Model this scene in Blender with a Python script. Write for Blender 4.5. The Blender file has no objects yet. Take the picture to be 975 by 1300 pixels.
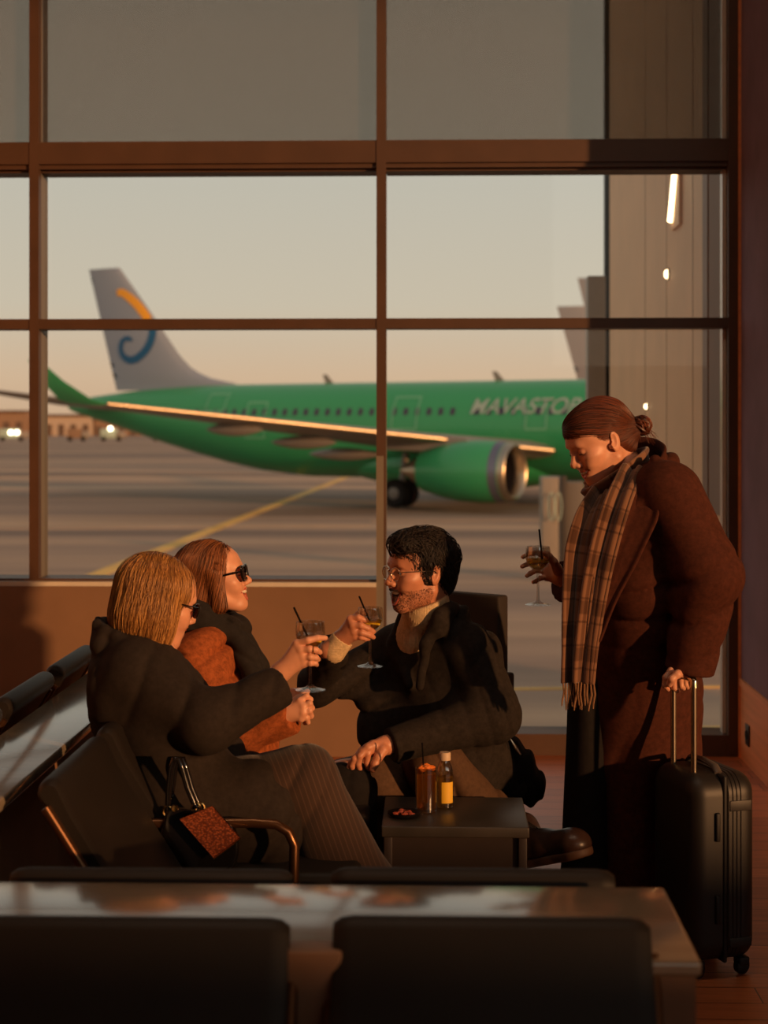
import bpy, bmesh, math, random
import numpy as np
from mathutils import Vector, Matrix
random.seed(7); np.random.seed(7)
PI = math.pi
SC = bpy.context.scene
COL = SC.collection
# ------------------------------------------------------------------ camera geometry
F = 2031.0; HZ = 540.0; CX = 487.5; EYE = 1.55; YAW = math.radians(1.8)
CA, SA = math.cos(YAW), math.sin(YAW)
def P(px, py, d):
    x = (px-CX)/F*d; z = EYE-(py-HZ)/F*d
    return Vector((x*CA-d*SA, x*SA+d*CA, z))
def PY(px, py, Y):
    a = (px-CX)/F
    d = Y/(a*SA+CA)
    return P(px, py, d)
def PZ(px, py, z):
    return P(px, py, (EYE-z)*F/(py-HZ))
cd = bpy.data.cameras.new('camera'); cam = bpy.data.objects.new('camera', cd); COL.objects.link(cam)
cam.location = (0, 0, EYE); cam.rotation_euler = (PI/2, 0, YAW)
cd.sensor_fit = 'VERTICAL'; cd.sensor_height = 36; cd.sensor_width = 27
cd.lens = F/1300*36; cd.shift_y = -(650-HZ)/1300
cd.clip_start = 0.05; cd.clip_end = 3000
cd.dof.use_dof = True; cd.dof.focus_distance = 4.75; cd.dof.aperture_fstop = 3.4
SC.camera = cam
# ------------------------------------------------------------------ materials
def srgb(r, g, b):
    def f(c):
        c /= 255.0
        return c/12.92 if c <= .04045 else ((c+.055)/1.055)**2.4
    return (f(r), f(g), f(b), 1)
class NT:
    def __init__(s, name):
        s.m = bpy.data.materials.new(name); s.m.use_nodes = True
        s.t = s.m.node_tree; s.b = s.t.nodes['Principled BSDF']; s.o = s.t.nodes['Material Output']
    def n(s, typ, **kw):
        nd = s.t.nodes.new(typ)
        for k, v in kw.items():
            if k[0] == '_': setattr(nd, k[1:], v)
            else: nd.inputs[k.replace('_', ' ')].default_value = v
        return nd
    def l(s, a, b): s.t.links.new(a, b)
    def ramp(s, fac, stops):
        r = s.t.nodes.new('ShaderNodeValToRGB'); e = r.color_ramp.elements
        while len(e) < len(stops): e.new(.5)
        for q, (p, c) in zip(e, stops): q.position = p; q.color = c if len(c) == 4 else (*c, 1)
        s.l(fac, r.inputs[0]); return r.outputs[0]
    def coord(s, kind='Object', scale=(1,1,1), rot=(0,0,0)):
        tc = s.n('ShaderNodeTexCoord'); mp = s.n('ShaderNodeMapping'); mp.inputs['Scale'].default_value = scale; mp.inputs['Rotation'].default_value = rot
        s.l(tc.outputs[kind], mp.inputs[0]); return mp.outputs[0]
    def bump(s, h, strength=.3, dist=.01):
        b = s.n('ShaderNodeBump'); b.inputs['Strength'].default_value = strength; b.inputs['Distance'].default_value = dist
        s.l(h, b.inputs['Height']); s.l(b.outputs[0], s.b.inputs['Normal']); return b
def mat(name, col, rough=.6, metal=0, noise=0, nscale=20, bump=0, bscale=200, spec=.5, sheen=0, coat=0, stretch=(1,1,1), bdist=.002, emit=None, estr=0):
    s = NT(name); b = s.b
    b.inputs['Base Color'].default_value = col; b.inputs['Roughness'].default_value = rough
    b.inputs['Metallic'].default_value = metal; b.inputs['Specular IOR Level'].default_value = spec
    b.inputs['Coat Weight'].default_value = coat
    if sheen:
        b.inputs['Sheen Weight'].default_value = sheen; b.inputs['Sheen Roughness'].default_value = .6; b.inputs['Sheen Tint'].default_value = col
    if noise:
        v = s.coord('Object', stretch); nz = s.n('ShaderNodeTexNoise', Scale=nscale, Detail=6.0)
        s.l(v, nz.inputs['Vector'])
        d = tuple(c*(1-noise) for c in col[:3])+(1,); u = tuple(min(1, c*(1+noise)) for c in col[:3])+(1,)
        s.l(s.ramp(nz.outputs['Fac'], [(.3, d), (.7, u)]), b.inputs['Base Color'])
    if bump:
        v = s.coord('Object', stretch); nz = s.n('ShaderNodeTexNoise', Scale=bscale, Detail=3.0)
        s.l(v, nz.inputs['Vector']); s.bump(nz.outputs['Fac'], bump, bdist)
    if emit: b.inputs['Emission Color'].default_value = emit; b.inputs['Emission Strength'].default_value = estr
    return s.m
def thin_glass(name, tint=(1,1,1,1), refl=.06, rough=0.0, pw_=3.0):
    s = NT(name); s.t.nodes.remove(s.b)
    tr = s.n('ShaderNodeBsdfTransparent'); tr.inputs[0].default_value = tint
    gl = s.n('ShaderNodeBsdfGlossy'); gl.inputs['Roughness'].default_value = rough
    fr = s.n('ShaderNodeLayerWeight'); fr.inputs['Blend'].default_value = .12
    mr = s.n('ShaderNodeMapRange'); mr.inputs['To Min'].default_value = refl; mr.inputs['To Max'].default_value = .9
    s.l(fr.outputs['Facing'], mr.inputs[0])
    pw = s.n('ShaderNodeMath', _operation='POWER'); pw.inputs[1].default_value = 1
    mx = s.n('ShaderNodeMixShader'); s.l(mr.outputs[0], mx.inputs[0]); s.l(tr.outputs[0], mx.inputs[1]); s.l(gl.outputs[0], mx.inputs[2])
    # facing goes to 1 at grazing with steep power
    p3 = s.n('ShaderNodeMath', _operation='POWER'); p3.inputs[1].default_value = pw_
    s.l(fr.outputs['Facing'], p3.inputs[0]); s.l(p3.outputs[0], mr.inputs[0])
    s.l(mx.outputs[0], s.o.inputs[0]); return s.m
M = {}
M['frame'] = mat('frame_bronze', srgb(80,56,40), .5, .0, noise=.12, nscale=6, bump=.05)
M['frame_side'] = mat('frame_grey', srgb(120,112,100), .5, .0)
M['lowwall'] = mat('low_wall_plaster', srgb(130,100,76), .85, noise=.10, nscale=3, bump=.15, bscale=60)
M['white'] = mat('sill_white', srgb(210,202,186), .18, noise=.05)
M['wallpanel'] = mat('dark_fabric_panel', srgb(128,108,122), .9, noise=.12, nscale=4, bump=.2, bscale=300)
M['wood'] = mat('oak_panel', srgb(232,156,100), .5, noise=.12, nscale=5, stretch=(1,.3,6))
M['ceil'] = mat('ceiling_grey', srgb(160,138,118), .9, noise=.05)
M['plaster'] = mat('hall_plaster', srgb(150,122,98), .9, noise=.08)
def floor_mat():
    s = NT('floor_wood_planks'); v = s.coord('Object', (1,1,1), (0,0,0))
    br = s.n('ShaderNodeTexBrick', Scale=1.0); br.inputs['Brick Width'].default_value = 1.4; br.inputs['Row Height'].default_value = .12
    br.inputs['Mortar Size'].default_value = .002; br.offset = .37
    br.inputs['Color1'].default_value = srgb(190,112,68); br.inputs['Color2'].default_value = srgb(160,92,56); br.inputs['Mortar'].default_value = srgb(52,28,18)
    s.l(v, br.inputs['Vector'])
    v2 = s.coord('Object', (3,40,1)); nz = s.n('ShaderNodeTexNoise', Scale=1.5, Detail=8.0); s.l(v2, nz.inputs['Vector'])
    mx = s.n('ShaderNodeMix', _data_type='RGBA', _blend_type='MULTIPLY'); mx.inputs[0].default_value = .6
    s.l(br.outputs['Color'], mx.inputs[6]); s.l(s.ramp(nz.outputs['Fac'], [(.3, (.55,.5,.45)), (.7, (1.2,1.1,1.05))]), mx.inputs[7])
    s.l(mx.outputs[2], s.b.inputs['Base Color']); s.b.inputs['Roughness'].default_value = .38
    s.bump(nz.outputs['Fac'], .1, .002); return s.m
M['floor'] = floor_mat()
def screen_mat():
    # woven solar screen: part of the light passes straight through, the rest is scattered by the grey cloth
    s = NT('solar_screen_cloth')
    tr = s.n('ShaderNodeBsdfTransparent'); tr.inputs[0].default_value = (.88,.84,.79,1)
    df = s.n('ShaderNodeBsdfDiffuse'); df.inputs[0].default_value = srgb(96,88,80)
    tl = s.n('ShaderNodeBsdfTranslucent'); tl.inputs[0].default_value = srgb(90,84,76)
    m1 = s.n('ShaderNodeMixShader'); m1.inputs[0].default_value = .5; s.l(df.outputs[0], m1.inputs[1]); s.l(tl.outputs[0], m1.inputs[2])
    m2 = s.n('ShaderNodeMixShader'); m2.inputs[0].default_value = .42; s.l(tr.outputs[0], m2.inputs[1]); s.l(m1.outputs[0], m2.inputs[2])
    s.l(m2.outputs[0], s.o.inputs[0]); return s.m
M['screen'] = screen_mat()
M['pane'] = thin_glass('window_glass', (.95,.94,.92,1), .02)
# ------------------------------------------------------------------ mesh builder
class MB:
    def __init__(s): s.v = []; s.f = []; s.mi = []; s.cur = 0
    def add(s, vs, fs):
        k = len(s.v); s.v += [tuple(v) for v in vs]; s.f += [tuple(i+k for i in f) for f in fs]; s.mi += [s.cur]*len(fs); return s
    def box(s, lo, hi, M=None, bev=0):
        x0,y0,z0 = lo; x1,y1,z1 = hi
        if bev:
            bm = bmesh.new(); bmesh.ops.create_cube(bm, size=1)
            for v in bm.verts: v.co = Vector(((x0+x1)/2+v.co.x*(x1-x0), (y0+y1)/2+v.co.y*(y1-y0), (z0+z1)/2+v.co.z*(z1-z0)))
            bmesh.ops.bevel(bm, geom=bm.edges[:], offset=bev, segments=3, affect='EDGES', profile=.5)
            bm.verts.index_update()
            vs = [v.co.copy() for v in bm.verts]; fs = [[v.index for v in f.verts] for f in bm.faces]; bm.free()
        else:
            vs = [Vector(c) for c in ((x0,y0,z0),(x1,y0,z0),(x1,y1,z0),(x0,y1,z0),(x0,y0,z1),(x1,y0,z1),(x1,y1,z1),(x0,y1,z1))]
            fs = [(0,3,2,1),(4,5,6,7),(0,1,5,4),(1,2,6,5),(2,3,7,6),(3,0,4,7)]
        if M is not None: vs = [M @ v for v in vs]
        return s.add(vs, fs)
    def tube(s, pts, r, seg=12, cap=True, closed=False, flat=None):
        pts = [Vector(p) for p in pts]; n = len(pts); rs = r if isinstance(r, (list, tuple)) else [r]*n
        vs = []; fs = []
        T = []
        for i in range(n):
            a = pts[(i-1) % n] if (closed or i > 0) else pts[i]; b = pts[(i+1) % n] if (closed or i < n-1) else pts[i]
            T.append((b-a).normalized())
        up = Vector((0,0,1)) if abs(T[0].z) < .9 else Vector((1,0,0))
        u = T[0].cross(up).normalized()
        for i in range(n):
            u = (u-T[i]*u.dot(T[i])).normalized(); w = T[i].cross(u)
            for j in range(seg):
                a = 2*PI*j/seg; k = flat if flat else 1
                vs.append(pts[i]+(u*math.cos(a)+w*math.sin(a)*k)*rs[i])
        m = n if closed else n-1
        for i in range(m):
            for j in range(seg):
                a = i*seg+j; b = i*seg+(j+1) % seg; c = ((i+1) % n)*seg+(j+1) % seg; d = ((i+1) % n)*seg+j
                fs.append((a,b,c,d))
        if cap and not closed:
            fs.append(tuple(range(seg))[::-1]); fs.append(tuple((n-1)*seg+j for j in range(seg)))
        return s.add(vs, fs)
    def lathe(s, prof, c=(0,0,0), seg=32, M=None):
        c = Vector(c); vs = []; fs = []
        for (r, z) in prof:
            for j in range(seg):
                a = 2*PI*j/seg; v = Vector((r*math.cos(a), r*math.sin(a), z))
                vs.append((M @ v if M is not None else v)+c)
        for i in range(len(prof)-1):
            for j in range(seg):
                fs.append((i*seg+j, i*seg+(j+1) % seg, (i+1)*seg+(j+1) % seg, (i+1)*seg+j))
        if prof[0][0] > 1e-6: fs.append(tuple(range(seg))[::-1])
        if prof[-1][0] > 1e-6: fs.append(tuple((len(prof)-1)*seg+j for j in range(seg)))
        return s.add(vs, fs)
    def grid(s, fn, nu, nv):
        vs = [fn(i/(nu-1), j/(nv-1)) for j in range(nv) for i in range(nu)]
        fs = [(j*nu+i, j*nu+i+1, (j+1)*nu+i+1, (j+1)*nu+i) for j in range(nv-1) for i in range(nu-1)]
        return s.add(vs, fs)
    def prism(s, poly, h, M=None):   # polygon in xy extruded along z by h
        n = len(poly); vs = [Vector((p[0], p[1], 0)) for p in poly]+[Vector((p[0], p[1], h)) for p in poly]
        if M is not None: vs = [M @ v for v in vs]
        fs = [tuple(range(n))[::-1], tuple(range(n, 2*n))]+[(i, (i+1) % n, (i+1) % n+n, i+n) for i in range(n)]
        return s.add(vs, fs)
    def build(s, name, m, parent=None, smooth=True, kind=None, label=None, autosm=40):
        me = bpy.data.meshes.new(name); me.from_pydata(s.v, [], s.f); me.update()
        ms = m if isinstance(m, (list, tuple)) else [m]
        for q in ms: me.materials.append(q)
        if len(ms) > 1: me.polygons.foreach_set('material_index', s.mi)
        bm = bmesh.new(); bm.from_mesh(me)
        bmesh.ops.remove_doubles(bm, verts=bm.verts, dist=1e-6)
        bmesh.ops.recalc_face_normals(bm, faces=bm.faces); 
        if smooth:
            for f in bm.faces: f.smooth = True
            th = math.radians(autosm)
            for e in bm.edges:
                if len(e.link_faces) == 2:
                    if e.calc_face_angle(0) > th: e.smooth = False
        bm.to_mesh(me); bm.free()
        return link(name, me, parent, kind, label)
def link(name, me, parent=None, kind=None, label=None):
    o = bpy.data.objects.new(name, me); COL.objects.link(o)
    if parent is not None:
        o.parent = parent
        o.matrix_parent_inverse = parent.matrix_basis.inverted()
    if kind: o['kind'] = kind
    if label: o['label'] = label
    return o
def tag(o, label, cat, group=None, kind=None):
    o['label'] = label; o['category'] = cat
    if group: o['group'] = group
    if kind: o['kind'] = kind
    return o
def thing(name, loc, label, cat, group=None, rz=0):
    o = bpy.data.objects.new(name, None); COL.objects.link(o); o.location = loc; o.rotation_euler = (0,0,rz); o.empty_display_size = .1
    return tag(o, label, cat, group)
def copy_tree(o, parent=None):
    c = o.copy(); COL.objects.link(c)
    if parent is not None: c.parent = parent
    for ch in list(o.children): copy_tree(ch, c)
    return c
def struct(name, lo, hi, m, parent=None):
    o = MB().box(lo, hi).build(name, m, parent, smooth=False)
    o['kind'] = 'structure'; return o
# ------------------------------------------------------------------ the setting
YW = 7.53
XL = PY(43, 500, YW).x; XM = PY(486.5, 500, YW).x; XR = PY(931, 500, YW).x; BAY = (XR-XL)/2
XM = (XL+XR)/2
ZT1 = PY(487, 178, YW).z; ZT0 = PY(487, 206, YW).z; ZM1 = PY(487, 404, YW).z; ZM0 = PY(487, 417, YW).z
ZS = PY(300, 738, YW).z
CEIL = 6.4; XA, XB, YB = -5.2, 16.0, -5.0
struct('floor', (XA, YB, -.2), (XB, YW+.25, 0), M['floor'])
struct('ceiling', (XA, YB, CEIL), (XB, YW+.3, CEIL+.2), M['ceil'])
struct('wall_left', (XA-.2, YB, -.2), (XA, YW+.3, CEIL+.2), mat('warm_plaster', srgb(214,160,122), .9, noise=.05))  # unseen wall, set near and coloured warm to bounce sunlight indoors
# back wall with the wide glazed opening the low sun comes through
for lo, hi in (((XA, YB-.2, -.2), (1.5, YB, CEIL)), ((1.5, YB-.2, -.2), (XB, YB, 2.3)), ((1.5, YB-.2, 6.2), (XB, YB, CEIL))):
    struct('wall_back', lo, hi, M['plaster'])
struct('wall_far_right', (XB, YB, -.2), (XB+.2, YW-1, CEIL), M['plaster'])
XP = PY(940, 860, YW).x
ZP = PY(940, 860, YW).z
struct('wall_right', (XP+.012, 6.85, 0), (XB, YW+.25, CEIL), M['plaster'])
pn = struct('wall_right_upper_panel', (XP, 6.85, ZP), (XP+.012, YW, CEIL), M['wallpanel'])
pw = struct('wall_right_wood_panel', (XP-.004, 6.85, .0), (XP+.012, YW, ZP), M['wood'])
pb = struct('trim_1', (XP-.010, 6.85, ZP-.035), (XP-.004, YW, ZP), M['wood'])
# power socket on the wood panel
so = thing('power_socket', (XP-.004, 7.32, .13), 'small dark power socket set in the orange wood wall panel', 'socket')
MB().box((XP-.012, 7.28, .095), (XP-.004, 7.36, .19), bev=.003).build('face_plate', mat('socket_dark', srgb(50,36,30), .4), so)
MB().lathe([(0,0),(.02,0),(.022,.004),(.018,.004),(.016,.001)], (XP-.013, 7.32, .143), 20, Matrix.Rotation(-PI/2, 3, 'Y')).build('socket_ring', mat('socket_black', srgb(20,16,14), .3), so)
# window bays
MW, MD = .045, .21
def mullion(x, n, zb):
    o = MB().box((x-MW/2, YW, zb), (x+MW/2, YW+.05, CEIL)).build('trim_%d' % n, M['frame'], smooth=False); o['kind'] = 'structure'
    s_ = MB().box((x-MW/2+.002, YW+.05, zb), (x+MW/2-.002, YW+MD-.02, CEIL)).build('mullion_fin', M['frame_side'], o, smooth=False)
    return o
mull = [(XL-BAY, ZS), (XL, ZS), (XM, 0), (XR, 0)]
mullion(XL-2*BAY, 5, ZS)
for i, (x, zb) in enumerate(mull): mullion(x, 6+i, zb)
def bay(n, x0, x1, zb):
    w = bpy.data.objects.new('window_%d' % n, None); COL.objects.link(w); w.location = ((x0+x1)/2, YW+.1, 0); w['kind'] = 'structure'
    a, b = x0+MW/2, x1-MW/2
    t = MB(); t.box((a, YW+.005, ZT0), (b, YW+.12, ZT1)); t.build('top_rail', M['frame'], w, smooth=False)
    t = MB(); t.box((a, YW+.02, ZT0-.022), (b, YW+.18, ZT0)); t.box((a, YW+.05, ZT0-.034), (b, YW+.2, ZT0-.022)); t.build('rail_lip', M['frame'], w, smooth=False)
    t = MB(); t.box((a, YW+.004, ZM0), (b, YW+.05, ZM1)); t.box((a, YW+.05, ZM0+.004), (b, YW+.19, ZM1-.006)); t.build('middle_rail', M['frame'], w, smooth=False)
    t = MB(); t.box((a, YW+.004, zb), (b, YW+.2, zb+.1 if zb < .1 else zb+.01)); t.build('bottom_rail', M['frame'], w, smooth=False)
    for z0, z1 in ((zb+(.1 if zb < .1 else .01), ZM0), (ZM1, ZT0-.034), (ZT1, CEIL)):
        g = MB().box((a, YW+.12, z0), (b, YW+.132, z1)).build('glass_pane', M['pane'], w, smooth=False)
    return w
bay(1, XL-BAY, XL, ZS); bay(2, XL, XM, ZS); bay(3, XM, XR, 0.0); bay(4, XL-2*BAY, XL-BAY, ZS)
# grey glazing bead and orange edge strip beside the right post
struct('trim_10', (XR-MW/2-.018, YW+.06, 0), (XR-MW/2, YW+.12, CEIL), M['white'])
struct('trim_11', (XR+MW/2, YW-.02, 0), (XP, YW+.2, CEIL), M['wood'])  # wood orange on this strip stands in for warm sunlight on the post
# solar screens behind the top panes
for i, (x0, x1) in enumerate(((XL-2*BAY, XL-BAY), (XL-BAY, XL), (XL, XM), (XM, XR))):
    s_ = thing('roller_shade', ((x0+x1)/2, YW+.09, ZT1), ['grey screen shade far left of the top panes','grey screen shade in the sliver of top window at the left edge','grey screen shade filling the wide top pane left of the centre mullion','grey screen shade in the top pane right of the centre mullion'][i], 'shade', 'grey screen shades in the top window row')
    MB().box((x0+MW/2, YW+.085, ZT1+.012), (x1-MW/2, YW+.088, CEIL-.09)).build('screen_cloth', M['screen'], s_, smooth=False)
    MB().box((x0+MW/2, YW+.075, ZT1), (x1-MW/2, YW+.098, ZT1+.014)).build('hem_bar', M['frame'], s_, smooth=False)
    MB().tube([(x0+MW/2, YW+.085, CEIL-.06), (x1-MW/2, YW+.085, CEIL-.06)], .04).build('roller_tube', M['frame_side'], s_)
struct('wall_window_low', (XA, YW-.06, 0), (XM-.022, YW+.2, ZS-.02), M['lowwall'])
struct('trim_12', (XA, YW-.05, ZS-.02), (XM-.022, YW+.2, ZS), M['white'])
struct('trim_13', (XM-.022, YW-.03, 0), (XM-.018+.03, YW-.001, ZM0-.6), M['frame_side'])
struct('wall_front_left', (XA, YW, ZS), (XL-2*BAY, YW+.2, CEIL), M['plaster'])
# ------------------------------------------------------------------ outside
ZG = EYE-3.3
def apron_mat():
    s = NT('apron_asphalt'); 
    v = s.coord('Object', (.012,.16,1)); n1 = s.n('ShaderNodeTexNoise', Scale=1.0, Detail=5.0); s.l(v, n1.inputs['Vector'])
    v2 = s.coord('Object', (.15,.9,1)); n2 = s.n('ShaderNodeTexNoise', Scale=1.0, Detail=4.0); s.l(v2, n2.inputs['Vector'])
    a = s.ramp(n1.outputs['Fac'], [(.36, srgb(132,114,102)), (.5, srgb(168,142,122)), (.64, srgb(206,172,140))])
    mx = s.n('ShaderNodeMix', _data_type='RGBA', _blend_type='MULTIPLY'); mx.inputs[0].default_value = .45
    s.l(a, mx.inputs[6]); s.l(s.ramp(n2.outputs['Fac'], [(.3, (.7,.7,.7)), (.7, (1.15,1.15,1.15))]), mx.inputs[7])
    s.l(mx.outputs[2], s.b.inputs['Base Color']); s.b.inputs['Roughness'].default_value = .85; s.b.inputs['Specular IOR Level'].default_value = .25
    return s.m
M['apron'] = apron_mat()
M['paint_yellow'] = mat('apron_yellow_paint', srgb(240,190,100), .8, noise=.15, nscale=1)
M['paint_pale'] = mat('apron_pale_paint', srgb(176,150,120), .8, noise=.15, nscale=1)
ap = MB().box((-900, YW+.25, ZG-.5), (900, 1500, ZG)).build('apron', M['apron'], smooth=False); ap['kind'] = 'structure'
def strip(name, a, b, w, m):
    a = Vector(a); b = Vector(b); d = (b-a); d.z = 0; d.normalize(); n = Vector((-d.y, d.x, 0))*w/2
    z = Vector((0,0,.012))
    mb = MB(); mb.add([a-n+z, b-n+z, b+n+z, a+n+z, a-n, b-n, b+n, a+n], [(0,1,2,3),(4,7,6,5),(0,4,5,1),(1,5,6,2),(2,6,7,3),(3,7,4,0)])
    return mb.build(name, m, ap, smooth=False)
strip('guide_line', PZ(118,732,ZG), PZ(462,597,ZG), .45, M['paint_yellow'])
strip('guide_line', PZ(-40,606,ZG), PZ(470,599,ZG), .7, M['paint_pale'])
strip('guide_line', PZ(480,877,ZG), PZ(960,872,ZG), .12, M['paint_yellow'])
strip('guide_line', PZ(480,930,ZG), PZ(960,925,ZG), .22, M['paint_yellow'])
strip('guide_line', PZ(470,662,ZG), PZ(760,660,ZG), .5, M['paint_pale'])
strip('guide_line', PZ(-40,672,ZG), PZ(470,668,ZG), .25, M['paint_pale'])
# aircraft ------------------------------------------------------------
M['green'] = mat('aircraft_green', srgb(58,164,104), .35, spec=.5, coat=.3)
M['whitefin'] = mat('fin_silver_white', srgb(150,160,176), .4)
M['greyfin'] = mat('tail_grey', srgb(150,150,156), .45)
M['wing'] = mat('wing_grey', srgb(150,142,134), .4, .2)
M['chrome'] = mat('bare_metal', srgb(200,184,160), .34, 1.0)
M['dark'] = mat('dark_rubber', srgb(22,20,20), .8)
M['win'] = mat('cabin_glass_dark', srgb(70,64,84), .3)
M['fan'] = mat('fan_dark', srgb(66,62,66), .4, .6)
M['orange'] = mat('logo_orange', srgb(246,172,30), .4)
M['blue'] = mat('logo_blue', srgb(10,92,140), .4)
M['doorline'] = mat('door_outline_pale', srgb(120,190,150), .5)
M['letter'] = mat('letter_white', srgb(170,190,176), .5)
def frame_at(cx, cy, cz, th):
    h = Vector((math.cos(th), -math.sin(th))); r = Vector((-math.sin(th), -math.cos(th)))
    def W2(v): return Vector((v[0]*CA-v[1]*SA, v[0]*SA+v[1]*CA))
    h = W2(h); r = W2(r); c = W2((cx, cy))
    def A(x, y, z): return Vector((c.x-h.x*x+r.x*y, c.y-h.y*x+r.y*y, cz+z))
    return A
ST = [(0,-.35,-.5),(.25,.1,-.95),(.8,.5,-1.35),(1.6,.95,-1.65),(3,1.62,-1.92),(4.6,2.0,-2.05),(6,2.07,-2.07),(23.5,2.07,-2.07),(26,2.07,-1.85),(28,2.07,-1.5),(30,2.03,-1.05),(32,1.94,-.55),(34,1.8,-.0),(36,1.6,.5),(37.3,1.35,.85),(37.6,1.2,.98)]
def fus(x):
    for (a, b) in zip(ST[:-1], ST[1:]):
        if a[0] <= x <= b[0]:
            t = (x-a[0])/(b[0]-a[0]); return a[1]+(b[1]-a[1])*t, a[2]+(b[2]-a[2])*t
    return ST[-1][1:]
def side_y(x, z):
    t, b = fus(x); c = (t+b)/2; h = (t-b)/2; w = h*.955
    return w*math.sqrt(max(0, 1-((z-c)/h)**2))
def aircraft(cx, cy, cz, th, label, hull, finm, full=True, finh=7.9):
    A = frame_at(cx, cy, cz, th)
    base = A(18, 0, ZG-cz)
    root = thing('airplane', base, label, 'airplane')
    def project(v):
        v = Vector(v); d = -v.x*SA*1+v.y*CA; x = v.x*CA+v.y*SA
        return CX+F*x/d, HZ-(v.z-EYE)*F/d
    def loc(px, py, y):        # aircraft x,z of a pixel on the plane at lateral offset y
        lo, hi = -5., 60.
        for _ in range(50):
            m_ = (lo+hi)/2
            if project(A(m_, y, 0))[0] > px: lo = m_
            else: hi = m_
        x = lo; p0 = project(A(x, y, 0)); p1 = project(A(x, y, 1))
        return x, (py-p0[1])/(p1[1]-p0[1])
    rx, rz = loc(702, 572, 2.0); kk = lambda y: (y-2.0)/14.6
    lx = lambda y: rx+(21.4-rx)*kk(y); lz = lambda y: rz+(.95-rz)*kk(y)
    if not full: rx, rz = 11.5, -1.0
    mb = MB(); xs = []
    for (a, b) in zip(ST[:-1], ST[1:]):
        n = max(1, int((b[0]-a[0])/.6)); xs += [a[0]+(b[0]-a[0])*i/n for i in range(n)]
    xs.append(ST[-1][0]); seg = 40
    vs = []
    for x in xs:
        t, b = fus(x); c = (t+b)/2; h = (t-b)/2
        for j in range(seg):
            a = 2*PI*j/seg; vs.append(A(x, h*.955*math.cos(a), c+h*math.sin(a)))
    fs = [(i*seg+j, i*seg+(j+1) % seg, (i+1)*seg+(j+1) % seg, (i+1)*seg+j) for i in range(len(xs)-1) for j in range(seg)]
    fs += [tuple(range(seg)), tuple((len(xs)-1)*seg+j for j in range(seg))]
    mb.add(vs, fs)
    # belly fairing blended under the wing
    vs = []; nx, ns = 18, 20
    for i in range(nx+1):
        u = i/nx; x = rx-.6+(22.5-rx)*u; k = math.sin(PI*u)**.5 if 0 < u < 1 else .02
        for j in range(ns):
            a = 2*PI*j/ns; vs.append(A(x, 1.95*k*math.cos(a)+0, -1.5+1.05*k*math.sin(a)))
    mb.add(vs, [(i*ns+j, i*ns+(j+1) % ns, (i+1)*ns+(j+1) % ns, (i+1)*ns+j) for i in range(nx) for j in range(ns)])
    mb.build('fuselage', hull, root)
    # fin
    te = [(37.9, finh), (36.2, 1.3)]
    def le(v): # v 0 base .. 1 top
        pts = LEP
        for (a, b) in zip(pts[:-1], pts[1:]):
            if a[0] <= v <= b[0]: return a[1]+(b[1]-a[1])*(v-a[0])/(b[0]-a[0])
        return pts[-1][1]
    zb = 1.7; TT, TB = 37.9, 36.2
    LEP = [(0, 25.6), (.06, 28.1), (.14, 30.1), (.28, 31.7), (1, 36.0)]
    if full:
        q = [loc(a_, b_, 0) for a_, b_ in ((152,340), (186,388), (208,421), (228,451), (243,467), (262,479), (300,487))]
        finh = q[0][1]; zb = q[-1][1]-.25; TT = loc(113, 340, 0)[0]; TB = loc(148, 494, 0)[0]
        LEP = [(0, q[-1][0])]+[((z_-zb)/(finh-zb), x_) for x_, z_ in q[::-1]]
    def fin_pt(u, v, s):
        z = zb+(finh-zb)*v; x0 = le(v); x1 = TB+(TT-TB)*v; x = x0+(x1-x0)*u
        return x, s*(.32*(1-.6*v)*math.sqrt(max(0, u))*(1-u)*2.2), z
    def fin_y(x, z):
        v = min(1, max(0, (z-zb)/(finh-zb))); x0 = le(v); x1 = TB+(TT-TB)*v; u = min(1, max(0, (x-x0)/(x1-x0)))
        return .32*(1-.6*v)*math.sqrt(u)*(1-u)*2.2
    mb = MB()
    for s in (1, -1): mb.grid(lambda u, v: A(*fin_pt(u, v, s)), 16, 24)
    mb.grid(lambda u, v: A(*[a*(1-v)+b*v for a, b in zip(fin_pt(u, 1, 1), fin_pt(u, 1, -1))]), 16, 2)
    mb.build('tail_fin', finm, root)
    if not full:
        return root
    # tailplanes and wings
    def foil(name, secs, m, par=root):    # secs: (y, xLE, chord, z, thick)
        prof = [(1,0),(.7,.35),(.4,.5),(.15,.42),(.04,.22),(0,0),(.04,-.2),(.15,-.36),(.4,-.4),(.7,-.25)]
        mb = MB(); n = len(prof); vs = []
        for (y, x, c, z, t) in secs:
            for (u, w) in prof: vs.append(A(x+u*c, y, z+w*t))
        fs = [(i*n+j, i*n+(j+1) % n, (i+1)*n+(j+1) % n, (i+1)*n+j) for i in range(len(secs)-1) for j in range(n)]
        fs += [tuple(range(n)), tuple((len(secs)-1)*n+j for j in range(n))]
        mb.add(vs, fs); return mb.build(name, m, par, autosm=60)
    for s in (1, -1):
        foil('tailplane', [(s*.6, 32.6, 3.6, 1.05, .42), (s*2, 33.4, 3.1, 1.15, .34), (s*6.2, 36.2, 1.5, 1.75, .14)], M['wing'])
        wg = foil('wing', [(s*1.0, rx-.3, 18.6-rx, rz-.05, 1.0), (s*2.0, rx, 18.3-rx, rz, .95), (s*6.4, lx(6.4), 19.6-lx(6.4), lz(6.4), .55), (s*11.5, lx(11.5), 21.2-lx(11.5), lz(11.5), .34), (s*16.6, 21.4, 1.7, .95, .2)], M['wing'])
        # bare metal leading edge
        mb = MB(); pts = [A(rx+.05, s*2.0, rz), A(lx(6.4)+.03, s*6.4, lz(6.4)), A(lx(11.5)+.02, s*11.5, lz(11.5)), A(21.4, s*16.6, .95)]
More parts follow.
